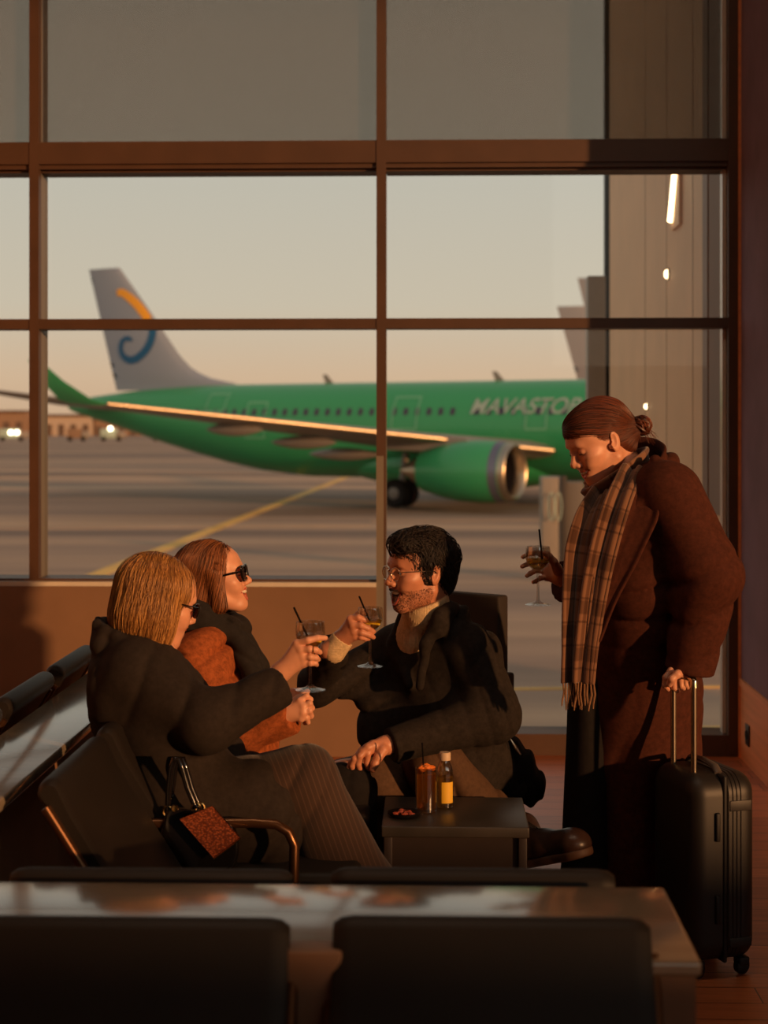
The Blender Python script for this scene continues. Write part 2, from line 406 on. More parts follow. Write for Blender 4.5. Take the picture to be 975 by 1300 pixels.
        mb.tube(pts, [.17,.12,.09,.07], 10); mb.build('leading_edge', M['chrome'], wg)
        foil('winglet', [(s*16.55, 21.35, 1.75, .95, .2), (s*16.95, 21.8, 1.5, 1.1, .16), (s*17.4, 22.7, 1.0, 1.75, .1), (s*17.65, 23.6, .5, 2.5, .06)], hull, wg)
        for (yy, xx, zz, L) in ((5.6, 19.3, -1.05, 3.4), (8.6, 19.2, -.55, 3.0), (11.6, 20.2, -.05, 2.6)):
            mb = MB(); vs = []; ns = 14
            for i in range(13):
                u = i/12; k = max(.03, math.sin(PI*u)**.7)
                for j in range(ns):
                    a = 2*PI*j/ns; vs.append(A(xx-L*.75+L*u, s*yy+.19*k*math.cos(a), zz+.26*k*math.sin(a)+.1))
            mb.add(vs, [(i*ns+j, i*ns+(j+1) % ns, (i+1)*ns+(j+1) % ns, (i+1)*ns+j) for i in range(12) for j in range(ns)])
            mb.build('flap_fairing', M['wing'], wg)
        # engine
        ex, ey, ez = 10.85, s*5.75, -3.1+1.55
        def ring(prof, seg=36):
            mb = MB(); vs = []
            for (x, r) in prof:
                for j in range(seg):
                    a = 2*PI*j/seg; vs.append(A(ex+x, ey+r*math.cos(a), ez+r*math.sin(a)))
            fs = [(i*seg+j, i*seg+(j+1) % seg, (i+1)*seg+(j+1) % seg, (i+1)*seg+j) for i in range(len(prof)-1) for j in range(seg)]
            return mb.add(vs, fs)
        en = ring([(.28,1.105),(.7,1.17),(1.4,1.2),(2.2,1.16),(3.0,1.02),(3.9,.78),(3.9,.7),(3.2,.8),(2.6,.82)]).build('engine', hull, root)
        ring([(.45,.86),(.12,.9),(.02,.97),(0,1.0),(.03,1.04),(.12,1.085),(.28,1.105)]).build('inlet_lip', M['chrome'], en)
        ring([(.3,1.108),(.62,1.162),(.64,1.166),(.64,1.15),(.3,1.09)]).build('inlet_band', mat('band_grey', srgb(120,122,140), .35, .6), en)
        ring([(.44,.86),(1.0,.84),(1.2,.84)]).build('inlet_duct', M['fan'], en)
        mb = ring([(1.1,.84),(1.1,.28),(.7,.02)])
        for j in range(22):
            a = 2*PI*j/22; c_, s_ = math.cos(a), math.sin(a); c2, s2 = math.cos(a+.12), math.sin(a+.12)
            mb.add([A(ex+.95, ey+.27*c_, ez+.27*s_), A(ex+1.08, ey+.27*c2, ez+.27*s2), A(ex+1.08, ey+.83*c2, ez+.83*s2), A(ex+.9, ey+.83*c_, ez+.83*s_)], [(0,1,2,3)])
        mb.build('fan', M['fan'], en)
        ring([(3.0,.62),(4.2,.5),(4.9,.08),(5.0,.01)]).build('exhaust_cone', M['chrome'], en)
        mb = MB(); q = [(12.1,-.35),(16.6,-.3),(16.0,.22),(14.2,.25),(12.9,.15)]
        mb.add([A(x, ey+.17, ez+1.1+z) for x, z in q]+[A(x, ey-.17, ez+1.1+z) for x, z in q], [tuple(range(5)), tuple(range(5, 10))]+[(i, (i+1) % 5, (i+1) % 5+5, i+5) for i in range(5)])
        mb.build('pylon', M['wing'], en, smooth=False)
        # main gear
        g = MB().tube([A(16.7, s*3.7, -.9), A(16.9, s*3.8, ZG-cz+.6)], .13).tube([A(16.9, s*3.4, ZG-cz+.6), A(16.9, s*4.2, ZG-cz+.6)], .09).build('landing_gear', M['wing'], root)
        for q in (-.42, .42):
            w = MB(); c = A(16.9, s*3.8+q, ZG-cz+.58); ax = (A(0,1,0)-A(0,0,0)); u = A(1,0,0)-A(0,0,0)
            rot = Matrix((u, Vector((0,0,1)), ax)).transposed()
            w.lathe([(.28,-.16),(.5,-.2),(.57,-.12),(.58,0),(.57,.12),(.5,.2),(.28,.16)], c, 28, rot); wo = w.build('wheel', M['dark'], g)
            h_ = MB(); h_.lathe([(.0,-.17),(.2,-.18),(.29,-.14),(.29,.14),(.2,.18),(0,.17)], c, 20, rot); h_.build('hub', M['wing'], wo)
    g = MB().tube([A(5.2, 0, -1.8), A(5.0, 0, ZG-cz+.4)], .09).build('nose_gear', M['wing'], root)
    for q in (-.25, .25):
        w = MB(); c = A(5, q, ZG-cz+.38); ax = (A(0,1,0)-A(0,0,0)); u = A(1,0,0)-A(0,0,0); rot = Matrix((u, Vector((0,0,1)), ax)).transposed()
        w.lathe([(.0,-.1),(.3,-.11),(.37,-.06),(.38,0),(.37,.06),(.3,.11),(0,.1)], c, 24, rot).build('wheel', M['dark'], g)
    # cabin windows
    x = 6.2
    while x < 31:
        if not (14.9 < x < 15.3):
            z0, z1 = .62, .93; mb = MB(); pts = []
            for (du, dz) in ((-.11,.05),(-.07,0),(.07,0),(.11,.05),(.11,.26),(.07,.31),(-.07,.31),(-.11,.26)):
                pts.append((x+du, z0+dz))
            n = len(pts)
            mb.add([A(px_, side_y(px_, z_)+.012, z_) for px_, z_ in pts]+[A(px_, side_y(px_, z_)-.05, z_) for px_, z_ in pts], [tuple(range(n))]+[(i, (i+1) % n, (i+1) % n+n, i+n) for i in range(n)])
            mb.build('cabin_window', M['win'], root, smooth=False)
        x += .55
    for (xa, xb, za, zc, sw) in (door_px(loc)):
        mb = MB(); w = .07
        def quad(a, b, c, d):
            k = 6; A_ = []
            for i in range(k+1):
                t = i/k; A_.append((a[0]+(b[0]-a[0])*t, a[1]+(b[1]-a[1])*t, d[0]+(c[0]-d[0])*t, d[1]+(c[1]-d[1])*t))
            vs = []
            for (p, q, r_, s_) in A_: vs += [A(p, side_y(p, q)+.015, q), A(r_, side_y(r_, s_)+.015, s_)]
            mb.add(vs, [(2*i, 2*i+2, 2*i+3, 2*i+1) for i in range(k)])
        quad((xa,za),(xa,zc),(xa+w,zc),(xa+w,za)); quad((xb-w,za),(xb-w,zc),(xb,zc),(xb,za))
        quad((xa,zc-w),(xb,zc-w),(xb,zc),(xa,zc)); quad((xa,za),(xb,za),(xb,za+w),(xa,za+w))
        mb.build('door_outline', M['doorline'], root, smooth=False)
    # lettering on the side
    cu = bpy.data.curves.new('txt', 'FONT'); cu.body = 'MAVASTOPA'; cu.size = 1; cu.shear = .25; cu.space_character = 1.02; cu.offset = .012
    to = bpy.data.objects.new('txt', cu); COL.objects.link(to); bpy.context.view_layer.update()
    me = bpy.data.meshes.new_from_object(to.evaluated_get(bpy.context.evaluated_depsgraph_get())); bpy.data.objects.remove(to)
    bm = bmesh.new(); bm.from_mesh(me); bmesh.ops.subdivide_edges(bm, edges=[e for e in bm.edges if e.calc_length() > .2], cuts=3)
    xmn = min(v.co.x for v in bm.verts); xmx = max(v.co.x for v in bm.verts); ymx = max(v.co.y for v in bm.verts)
    xa, za = loc(597, 526, 1.85); xb, zb2 = loc(752, 509, 1.85); hz = .62
    for v in bm.verts:
        u = (v.co.x-xmn)/(xmx-xmn); x = xa+(xb-xa)*u; z = .68+hz*v.co.y/ymx
        v.co = A(x, side_y(x, z)+.03, z)
    me2 = bpy.data.meshes.new('lettering'); bm.to_mesh(me2); bm.free(); me2.materials.append(M['letter']); link('lettering', me2, root)
    # tail emblem: orange arc and blue curl
    def ribbon(pts, ws, m, name):
        P_ = [loc(a, b, .3) for a, b in pts]; n = len(P_); fine = []
        for i in range(n-1):     # catmull-rom
            p0, p1, p2, p3 = P_[max(0, i-1)], P_[i], P_[i+1], P_[min(n-1, i+2)]
            for k in range(6):
                t = k/6; fine.append(tuple(.5*((2*p1[q])+(-p0[q]+p2[q])*t+(2*p0[q]-5*p1[q]+4*p2[q]-p3[q])*t*t+(-p0[q]+3*p1[q]-3*p2[q]+p3[q])*t**3) for q in (0, 1))+(ws[i]+(ws[i+1]-ws[i])*t,))
        fine.append(P_[-1]+(ws[-1],)); vs = []
        for i, (x, z, w) in enumerate(fine):
            a = fine[max(0, i-1)]; b = fine[min(len(fine)-1, i+1)]; dx, dz = b[0]-a[0], b[1]-a[1]; L = math.hypot(dx, dz) or 1
            for sgn in (1, 0, -1):
                X, Z = x-dz/L*w*sgn/2, z+dx/L*w*sgn/2; vs.append(A(X, fin_y(X, Z)+.03, Z))
        MB().add(vs, [(3*i+k, 3*i+3+k, 3*i+4+k, 3*i+1+k) for i in range(len(fine)-1) for k in (0, 1)]).build(name, m, root, smooth=False)
    ribbon([(146,372),(152,371),(160,376),(170,385),(179,396),(186,406)], [.3,.36,.4,.42,.42,.4], M['orange'], 'emblem_arc')
    ribbon([(190,412),(192,422),(189,436),(182,447),(172,455),(163,457),(155,453),(151,445),(152,435),(157,430),(163,430),(166,433)], [.36,.4,.42,.4,.38,.36,.3,.28,.26,.22,.2,.12], M['blue'], 'emblem_curl')
    # blade antennas on the spine
    for px_ in (425, 642):
        x, _ = loc(px_, 487, 0); MB().add([A(x, .02, 2.0), A(x+.45, .02, 2.0), A(x+.62, .02, 2.45), A(x+.42, .02, 2.45), A(x, -.02, 2.0), A(x+.45, -.02, 2.0), A(x+.62, -.02, 2.45), A(x+.42, -.02, 2.45)], [(0,1,2,3),(4,7,6,5),(0,4,5,1),(1,5,6,2),(2,6,7,3),(3,7,4,0)]).build('antenna', M['wing'], root, smooth=False)
    return root
def door_px(loc):
    out = []
    for (a, b, t, bo) in ((497, 530, 503, 546), (255, 281, 499, 523), (310, 336, 510, 557), (667, 695, 514, 546)):
        x0, z0 = loc(b, bo, 1.9); x1, z1 = loc(a, t, 1.9); out.append((x0, x1, z0, z1, 0))
    return out
aircraft(17.2, 59.4, 1.35, math.radians(30), 'green airliner with silver tail fin parked outside the window', M['green'], M['whitefin'])
# grey tails of two airliners parked further back
def tail_at(px, py, d, th, label):
    # place so that the fin's top trailing corner lands beside the column
    x = (px-CX)/F*d; z = EYE-(py-HZ)/F*d
    cx = x+37.9*math.cos(th); cy = d-37.9*math.sin(th)
    cz = ZG+3.1; fh = z-cz
    return aircraft(cx, cy, cz, th, label, M['greyfin'], M['greyfin'], full=False, finh=fh)
tail_at(707, 389, 102, math.radians(12), 'distant parked airliner with grey tail fin, lower of the two beside the column')
tail_at(733, 353, 92, math.radians(12), 'distant parked airliner with grey tail fin, taller of the two, touching the column')
# ------------------------------------------------------------------ jet bridge corridor, column, ground gear
M['bridge'] = mat('bridge_cladding', srgb(232,188,142), .6, noise=.06, nscale=2)
M['bridge_dark'] = mat('bridge_dark_band', srgb(130,98,76), .6, noise=.1, nscale=2)
M['steel'] = mat('painted_steel_grey', srgb(150,140,128), .5, .1, noise=.06)
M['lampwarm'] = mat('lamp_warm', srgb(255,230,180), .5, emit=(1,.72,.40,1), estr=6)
XE = PY(917, 600, 8.0).x
_a = (774-CX)/F; YE = XE/(_a*CA-SA)*(_a*SA+CA)
jb = thing('jet_bridge', (XE+.6, 10, .6), 'beige clad jet bridge corridor rising beyond the right window', 'jet bridge')
MB().box((XE, 7.95, .62), (XE+1.8, YE, 8)).build('cladding', M['bridge'], jb, smooth=False)
mb = MB(); 
for y0, y1 in ((7.96, 8.32), (8.36, 8.52)): mb.box((XE-.012, y0, 1.1), (XE, y1, 5.2))
mb.build('dark_panel', M['bridge_dark'], jb, smooth=False)
mb = MB()
for y in (8.9, 9.9, 10.9): mb.box((XE-.002, y, .62), (XE, y+.008, 8))
mb.build('panel_joint', M['bridge_dark'], jb, smooth=False)
MB().box((XE+.5, 9.2, ZG), (XE+1.1, 9.8, .62)).build('leg', M['steel'], jb, smooth=False)
def on_x(px, py, X):
    a = (px-CX)/F; # x = d(a CA - SA)
    d = X/(a*CA-SA); return P(px, py, d)
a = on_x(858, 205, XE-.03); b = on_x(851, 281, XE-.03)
wl = thing('lamp_reflection_strip', b, 'glowing slim strip on the beige jet bridge wall, standing in for a reflected lamp', 'lamp')  # glowing strip added in place of an indoor lamp's reflection in the glass
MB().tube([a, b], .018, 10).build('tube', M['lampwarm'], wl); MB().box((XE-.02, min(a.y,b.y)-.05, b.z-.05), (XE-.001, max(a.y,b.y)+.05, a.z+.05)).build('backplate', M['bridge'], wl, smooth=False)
for (px, py, r, lab) in ((847, 348, .03, 'small round glowing lamp below the lamp reflection strip on the jet bridge'), (821, 516, .02, 'tiny round lamp low on the jet bridge wall above the hair bun')):
    c = on_x(px, py, XE-.01); l_ = thing('spot_lamp', c, lab, 'lamp')
    MB().lathe([(0,.02),(r*.7,.015),(r,0)], c, 16, Matrix.Rotation(-PI/2, 3, 'Y')).build('lens', M['lampwarm'], l_)
    MB().lathe([(r,0),(r*1.3,0),(r*1.3,-.012)], c, 16, Matrix.Rotation(-PI/2, 3, 'Y')).build('rim', M['steel'], l_)
c0 = P(746, 350, YE+.6); c1 = P(769, 350, YE+.6)
co = thing('steel_column', ((c0.x+c1.x)/2, c0.y, ZG), 'grey steel column standing outside left of the jet bridge', 'column')
MB().box((c0.x, c0.y, ZG), (c1.x, c0.y+.2, c0.z), bev=.01).build('shaft', M['steel'], co)
MB().box((c1.x, c0.y+.04, ZG), (c1.x+.06, c0.y+.16, 8)).build('dark_rail', M['dark'], co, smooth=False)
MB().box((c0.x-.02, c0.y-.02, ZG), (c1.x+.02, c0.y+.22, ZG+.12)).build('base_plate', M['dark'], co, smooth=False)
q0 = P(688, 606, 34); q1 = P(742, 606, 34)
gp = thing('ground_power_unit', ((q0.x+q1.x)/2, q0.y, ZG), 'grey ground equipment cabinet standing on the apron by the column', 'ground equipment')
MB().box((q0.x, q0.y, ZG+.25), (q0.x+.42, q0.y+.8, q0.z), bev=.02).build('cabinet', M['steel'], gp)
MB().box((q0.x+.50, q0.y+.1, ZG+.2), (q1.x, q0.y+.6, q0.z-.1), bev=.02).build('side_unit', mat('unit_grey', srgb(108,100,92), .6), gp)
MB().box((q0.x+.40, q0.y-.05, ZG+.2), (q0.x+.52, q0.y+.12, q0.z+.03), bev=.01).build('post', mat('unit_dark', srgb(60,54,50), .6), gp)
for k in (0, 1):
    cc = P(700+k*9, 640, 33.9); mb = MB(); mb.tube([cc+Vector((math.cos(t)*.065, -.02, math.sin(t)*.3-.05)) for t in [i*2*PI/16 for i in range(16)]], .012, 8, closed=True); mb.build('coiled_cable', M['letter'], gp)
for k in (0, 1): MB().lathe([(.0,-.05),(.12,-.05),(.13,0),(.12,.05),(0,.05)], (q0.x+.15+k*.55, q0.y+.02, ZG+.13), 20, Matrix.Rotation(PI/2, 3, 'X')).build('wheel', M['dark'], gp)
# far side of the field: low buildings, trucks with lights, a cone
M['hazebuild'] = mat('far_building', srgb(150,120,96), .9, noise=.1, nscale=.05)
M['hazedark'] = mat('far_dark', srgb(104,84,70), .9)
far = [(-30, 34, 524, 'long low far building at the left edge of the airfield', 0), (56, 118, 529, 'pale hangar behind the winglet on the far side', 1), (120, 178, 533, 'low dark service building on the horizon below the tail', 0), (179.5, 240, 530, 'low far depot building partly behind the fuselage belly', 0)]
for (xa, xb, yt, lab, pale) in far:
    a = P(xa, 553, 505); b = P(xb, 553, 505); zt = P(0, yt, 505).z
    bt = thing('far_building', ((a.x+b.x)/2, a.y, ZG), lab, 'building', None)
    MB().box((a.x, a.y, ZG), (b.x, a.y+20, zt)).build('hall', M['hazebuild'] if not pale else mat('hangar_pale', srgb(190,170,150), .8), bt, smooth=False)
    MB().box((a.x, a.y-.6, zt), (b.x, a.y+20.5, zt+.8)).build('roof_edge', M['hazedark'], bt, smooth=False)
    mb = MB(); w = b.x-a.x
    for k in range(4): MB().box((a.x+w*(k+.2)/4, a.y-.3, ZG), (a.x+w*(k+.65)/4, a.y, ZG+(zt-ZG)*.6)).build('gate', M['hazedark'], bt, smooth=False)
M['headlamp'] = mat('headlamp', srgb(255,240,210), .5, emit=(1,.85,.6,1), estr=9)
for (px, py, w, lab) in ((16, 552, 36, 'distant white service truck with lit headlamps at the left edge'), (142, 551, 30, 'distant truck with bright lamp below the winglet'), (98, 553, 26, 'small distant van between the two lit trucks'), (205, 549, 22, 'tiny distant van nearest the green belly')):
    d = 330; a = P(px-w/2, py, d); b = P(px+w/2, py, d); W = b.x-a.x; h = 2.6
    t_ = thing('truck', ((a.x+b.x)/2, a.y, ZG), lab, 'truck')
    MB().box((a.x, a.y, ZG+.6), (a.x+W*.68, a.y+2.4, ZG+h), bev=.1).build('cargo_box', M['letter'] if w > 28 else M['hazebuild'], t_)
    MB().box((a.x+W*.7, a.y, ZG+.6), (b.x, a.y+2.4, ZG+h*.8), bev=.15).build('cab', M['steel'], t_)
    for k in (.15, .8): MB().lathe([(0,-.2),(.5,-.2),(.5,.2),(0,.2)], (a.x+W*k, a.y, ZG+.5), 16, Matrix.Rotation(PI/2, 3, 'X')).build('wheel', M['dark'], t_)
    if w > 28: 
        for k in ((0, 1) if px < 50 else (0,)): MB().lathe([(0,0),(.42,0),(.42,.2),(0,.2)], (a.x+W*.45+k*1.3, a.y-.1, P(0, 544 if px > 50 else 549, d).z), 16, Matrix.Rotation(PI/2, 3, 'X')).build('headlamp', M['headlamp'], t_)
cn = PZ(455, 603, ZG); ct = thing('traffic_cone', cn, 'small red traffic cone on the apron left of the centre mullion', 'cone')
MB().lathe([(.2,.03),(.05,.62),(0,.62)], cn, 20).build('cone_body', mat('cone_red', srgb(220,50,40), .5), ct); MB().box((cn.x-.26, cn.y-.26, ZG), (cn.x+.26, cn.y+.26, ZG+.04)).build('foot', M['dark'], ct)
ld = bpy.data.lights.new('bridge_fill_light', 'POINT'); lo_ = bpy.data.objects.new('bridge_fill_light', ld); COL.objects.link(lo_)
lo_.location = b+Vector((-.35, 0, .1)); ld.energy = 45; ld.color = (1, .72, .42); ld.shadow_soft_size = .15  # added warm point light, meant as fill for the bridge wall
# ------------------------------------------------------------------ light
cl_ = thing('ceiling_fill_lamp', (-.2, 3.0, CEIL), 'unseen slim warm fill lamp added under the hall ceiling above the seats', 'lamp')
MB().box((-1.9, 2.93, CEIL-.06), (1.5, 3.07, CEIL), bev=.01).build('housing', M['frame_side'], cl_); MB().box((-1.85, 2.95, CEIL-.066), (1.45, 3.05, CEIL-.0605)).build('diffuser', M['lampwarm'], cl_, smooth=False)
al = bpy.data.lights.new('ceiling_fill_light', 'AREA'); ao = bpy.data.objects.new('ceiling_fill_light', al); COL.objects.link(ao); al.shape = 'RECTANGLE'; al.size = 3.3; al.size_y = .1
ao.location = (-.2, 3.0, CEIL-.07); al.energy = 28; al.color = (1, .76, .55)  # lamp and area light added out of view to lift the dark interior
w = bpy.data.worlds.new('dusk_sky'); SC.world = w; w.use_nodes = True; nt = w.node_tree
bg = nt.nodes['Background']; tc = nt.nodes.new('ShaderNodeTexCoord'); sx = nt.nodes.new('ShaderNodeSeparateXYZ'); nt.links.new(tc.outputs['Generated'], sx.inputs[0])
rp = nt.nodes.new('ShaderNodeValToRGB'); nt.links.new(sx.outputs[2], rp.inputs[0]); nt.links.new(rp.outputs[0], bg.inputs[0])
e = rp.color_ramp.elements
stops = [(0.0, srgb(198,166,136)), (.03, srgb(204,178,150)), (.075, srgb(196,187,169)), (.16, srgb(186,184,173)), (.4, srgb(168,162,152)), (1.0, srgb(126,128,134))]
while len(e) < len(stops): e.new(.5)
for q, (p_, c_) in zip(e, stops): q.position = p_; q.color = c_
bg.inputs[1].default_value = 1.2
sd = bpy.data.lights.new('low_sun', 'SUN'); so_ = bpy.data.objects.new('low_sun', sd); COL.objects.link(so_)
sd.energy = 3.2; sd.color = (1.0, .48, .19); sd.angle = math.radians(1.2)
az, el = math.radians(46), math.radians(8.0)
dirv = Vector((-math.sin(az)*math.cos(el), math.cos(az)*math.cos(el), -math.sin(el)))
so_.rotation_euler = dirv.to_track_quat('-Z', 'Y').to_euler(); so_.location = (6, -8, 4)
vs_ = SC.view_settings; vs_.view_transform = 'Standard'; vs_.look = 'None'; vs_.gamma = 1; vs_.use_curve_mapping = False; vs_.exposure = 0
SC.cycles.max_bounces = 10; SC.cycles.transparent_max_bounces = 24; SC.cycles.sample_clamp_indirect = 4; SC.cycles.use_denoising = True
SC.cycles.caustics_refractive = False; SC.cycles.caustics_reflective = False
# ------------------------------------------------------------------ seating
M['leather'] = mat('black_brown_leather', srgb(32,26,22), .56, noise=.1, nscale=8, bump=.12, bscale=260, spec=.35)
M['bronze'] = mat('bronze_tube', srgb(120,84,58), .3, .85)
M['blackmetal'] = mat('black_metal', srgb(34,30,28), .35, .6)
M['plinth'] = mat('plinth_brown', srgb(140,104,78), .6, noise=.08)
def ledge_mat():
    s = NT('polished_ledge_laminate'); v = s.coord('Object', (1.2,9,1)); nz = s.n('ShaderNodeTexNoise', Scale=2.0, Detail=5.0); s.l(v, nz.inputs['Vector'])
    s.l(s.ramp(nz.outputs['Fac'], [(.35, srgb(128,116,100)), (.65, srgb(146,132,114))]), s.b.inputs['Base Color'])
    s.b.inputs['Roughness'].default_value = .14; s.b.inputs['IOR'].default_value = 2.2; s.b.inputs['Coat Weight'].default_value = .3; s.b.inputs['Coat Roughness'].default_value = .1
    return s.m
M['ledge'] = ledge_mat()
def make_chair(loc, ang, label, group, w=.51, top=.80, arm=0, seat=True, sdp=.66):
    """local +X is the way a sitter faces; origin on the floor under the back's top edge"""
    R_ = Matrix.Translation(Vector((loc[0], loc[1], 0))) @ Matrix.Rotation(ang, 4, 'Z')
    t = thing('bench_seat', (loc[0], loc[1], 0), label, 'seat', group)
    h = w/2; zt = top-.03
    th = .042; a = Vector((.03, 0, zt)); b = Vector((.235, 0, .44)); d = (b-a).normalized(); n = Vector((d.z*-1, 0, d.x))
    n = Vector((-d.z, 0, d.x))
    prof = []      # closed side outline of the padded back with its rolled top
    for k in range(9):
        an = PI*(1.12)*k/8; q = a+n*(math.cos(an))*.030-d*(math.sin(an))*.030; prof.append(q)
    prof += [a-n*.026+d*.03, b-n*.02, b+n*.024, a+n*.020+d*.06]
    mb = MB(); ys = [-h, -h+.012, -h+.03, h-.03, h-.012, h]; ks = [.62, .9, 1, 1, .9, .62]; vs = []; m = len(prof); c = sum(prof, Vector())/m
    for y, k in zip(ys, ks):
        for q in prof:
            ax = a+d*max(0, min((b-a).length, (q-a).dot(d))); p = ax+(q-ax)*k; p.y = y; vs.append(R_ @ p)
    mb.add(vs, [(i*m+j, i*m+(j+1) % m, (i+1)*m+(j+1) % m, (i+1)*m+j) for i in range(5) for j in range(m)]+[tuple(range(m)), tuple(5*m+j for j in range(m))])
    mb.build('backrest', M['leather'], t, autosm=50)
    for s in (-1, 1):
        MB().tube([R_ @ Vector((q.x, s*(h+.004), q.z)) for q in (a+d*.02-n*.02, a+d*.2-n*.018, b-n*.015)], .011, 10).build('side_rail', M['bronze'], t)
    if seat:
        MB().box((.2, -h, .385), (sdp, h, .445), R_, bev=.022).build('seat_cushion', M['leather'], t)
        MB().box((.22, -h+.03, .34), (sdp-.04, h-.03, .386), R_).build('seat_pan', M['blackmetal'], t, smooth=False)
        MB().tube([R_ @ Vector((.3, 0, .35)), R_ @ Vector((.3, 0, .05))], .03).build('leg', M['blackmetal'], t)
        MB().box((.08, -.03, .0), (sdp-.11, .03, .045), R_, bev=.01).build('foot', M['blackmetal'], t)
    if arm:
        s = arm; y = s*(h+.012); zA = .572
        MB().tube([R_ @ Vector(q) for q in ((.15, y, zA-.004), (.40, y, zA), (.455, y, zA-.004), (.485, y, zA-.022), (.50, y, zA-.055), (.498, y, .40), (.49, y, .36))], .0125, 12).build('armrest', M['bronze'], t)
    return t
LZ = .74
# foreground ledge
f0 = PZ(840, 1126, LZ); n0 = PZ(895, 1222, LZ)
xr = (f0.x+n0.x)/2
lt = thing('ledge_table', (-.2, (f0.y+n0.y)/2, 0), 'long polished grey ledge between the two foreground seat rows', 'ledge')
MB().box((-2.2, n0.y, LZ-.022), (xr, f0.y, LZ), bev=.006).build('top', M['ledge'], lt)
MB().box((-2.15, n0.y+.006, .0), (xr-.008, f0.y-.03, LZ-.023)).build('plinth', M['plinth'], lt, smooth=False)
# foreground seats
dn = 2.475
def row(xs, d, top, w, ang, labs, grp, shift=0):
    for (xa, xb), lab in zip(xs, labs):
        c = P((xa+xb)/2, 1170, d); make_chair((c.x, c.y+shift), ang, lab, grp, w, top, sdp=.66 if ang < 0 else .44)
row(((-26, 370), (425, 820)), dn, .799, .483, -PI/2, ['dark leather seat in the nearest row, cut by the bottom left corner', 'dark leather seat in the nearest row, right of centre, below the ledge'], 'seats in the nearest row')
row(((8, 370), (418, 783)), 2.93, .731, .522, PI/2, ['dark leather seat beyond the ledge at left, only its top rim showing', 'dark leather seat beyond the ledge right of centre, only its top rim showing'], 'seats just beyond the foreground ledge')
br = P(398, 1190, 2.44)
MB().box((br.x-.045, n0.y-.02, .3), (br.x+.045, n0.y+.035, .757), bev=.005).build('bracket', M['plinth'], lt)
# left run of seats and its ledge
r0 = PZ(0, 1012, LZ); r1 = PZ(119, 916, LZ); xl = (r0.x+r1.x)/2
ll = thing('ledge_table', (xl-.12, 4.4, 0), 'polished pale ledge running back from the left edge behind the seated women', 'ledge')
MB().box((xl-.20, 3.25, LZ-.03), (xl, 5.45, LZ), bev=.006).build('top', M['ledge'], ll)
MB().box((xl-.18, 3.3, 0), (xl-.03, 5.4, LZ-.031)).build('plinth', M['plinth'], ll, smooth=False)
k0 = P(50, 990, 3.38); xb = k0.x-.01; yb = k0.y+.255
for k, (lab, arm) in enumerate((('empty dark leather seat at left with its front corner nearest the camera', 0), ('dark leather seat under the woman in the black coat, armrest beside the handbag', -1), ('dark leather seat under the woman in the brown coat', 0))):
    make_chair((xb, yb+.58*k, 0), 0, lab, 'seats of the left run facing right', .505, .80, arm)
for k, lab in enumerate(('dark seat back nearest the left edge of the photo, facing away behind the pale ledge', 'dark rolled seat back in the middle of the three behind the pale ledge', 'dark rolled seat back farthest along the pale ledge beside the low wall')):
    c = P([-12, 57, 91][k], 880, [4.05, 4.64, 5.22][k]); make_chair((xl-.205, [3.98, 4.56, 5.14][k]), PI, lab, 'seats of the left run facing away', .50, .81, 0)
# low side table
M['tabletop'] = mat('scuffed_black_top', srgb(64,58,52), .38, noise=.18, nscale=14, bump=.1, bscale=60)
M['tablebody'] = mat('table_dark_body', srgb(52,40,34), .5, noise=.06)
a = PZ(484, 1050, .45); b = PZ(672, 1050, .45); c = PZ(490, 1011, .45)
tb = thing('side_table', ((a.x+b.x)/2, (a.y+c.y)/2, 0), 'low black square side table holding the drinks', 'table')
TX0, TX1, TY0, TY1 = a.x, b.x, (a.y+b.y)/2, c.y
MB().box((TX0, TY0, .42), (TX1, TY1, .45), bev=.004).build('top', M['tabletop'], tb)
for s, (x0, x1) in (('side_panel', (TX0+.006, TX0+.03)), ('side_panel', (TX1-.03, TX1-.006))): MB().box((x0, TY0+.004, .0), (x1, TY1-.004, .42), bev=.003).build(s, M['tablebody'], tb)
MB().box((TX0+.03, TY0+.02, .02), (TX1-.03, TY0+.035, .42)).build('front_panel', M['tablebody'], tb, smooth=False)
MB().box((TX0+.03, TY1-.03, .02), (TX1-.03, TY1-.012, .42)).build('back_panel', M['tablebody'], tb, smooth=False)
# dark lounge chair behind the man
M['loungedark'] = mat('lounge_dark_fabric', srgb(40,32,28), .8, noise=.1, bump=.1)
e0 = P(522, 757, 5.66); e1 = P(633, 757, 5.42)
lc = thing('lounge_chair', ((e0.x+e1.x)/2, e0.y-.3, 0), 'dark high backed chair directly behind the man in glasses', 'chair')
ang = math.atan2(e1.y-e0.y, e1.x-e0.x); R_ = Matrix.Translation((e1.x, e1.y, 0)) @ Matrix.Rotation(ang, 4, 'Z')
wd = (e1-e0).length
MB().box((-wd, 0, .12), (0, .06, e1.z), R_, bev=.01).build('backrest', M['loungedark'], lc)
MB().box((-.05, -.5, .0), (.03, .055, .71), R_, bev=.01).build('armrest', M['loungedark'], lc)
MB().box((-.5, -.5, .10), (-.052, -.002, .40), R_, bev=.02).build('seat', M['loungedark'], lc)
MB().box((-.5, -.5, .0), (-.45, -.45, .10), R_).build('leg', M['blackmetal'], lc, smooth=False)
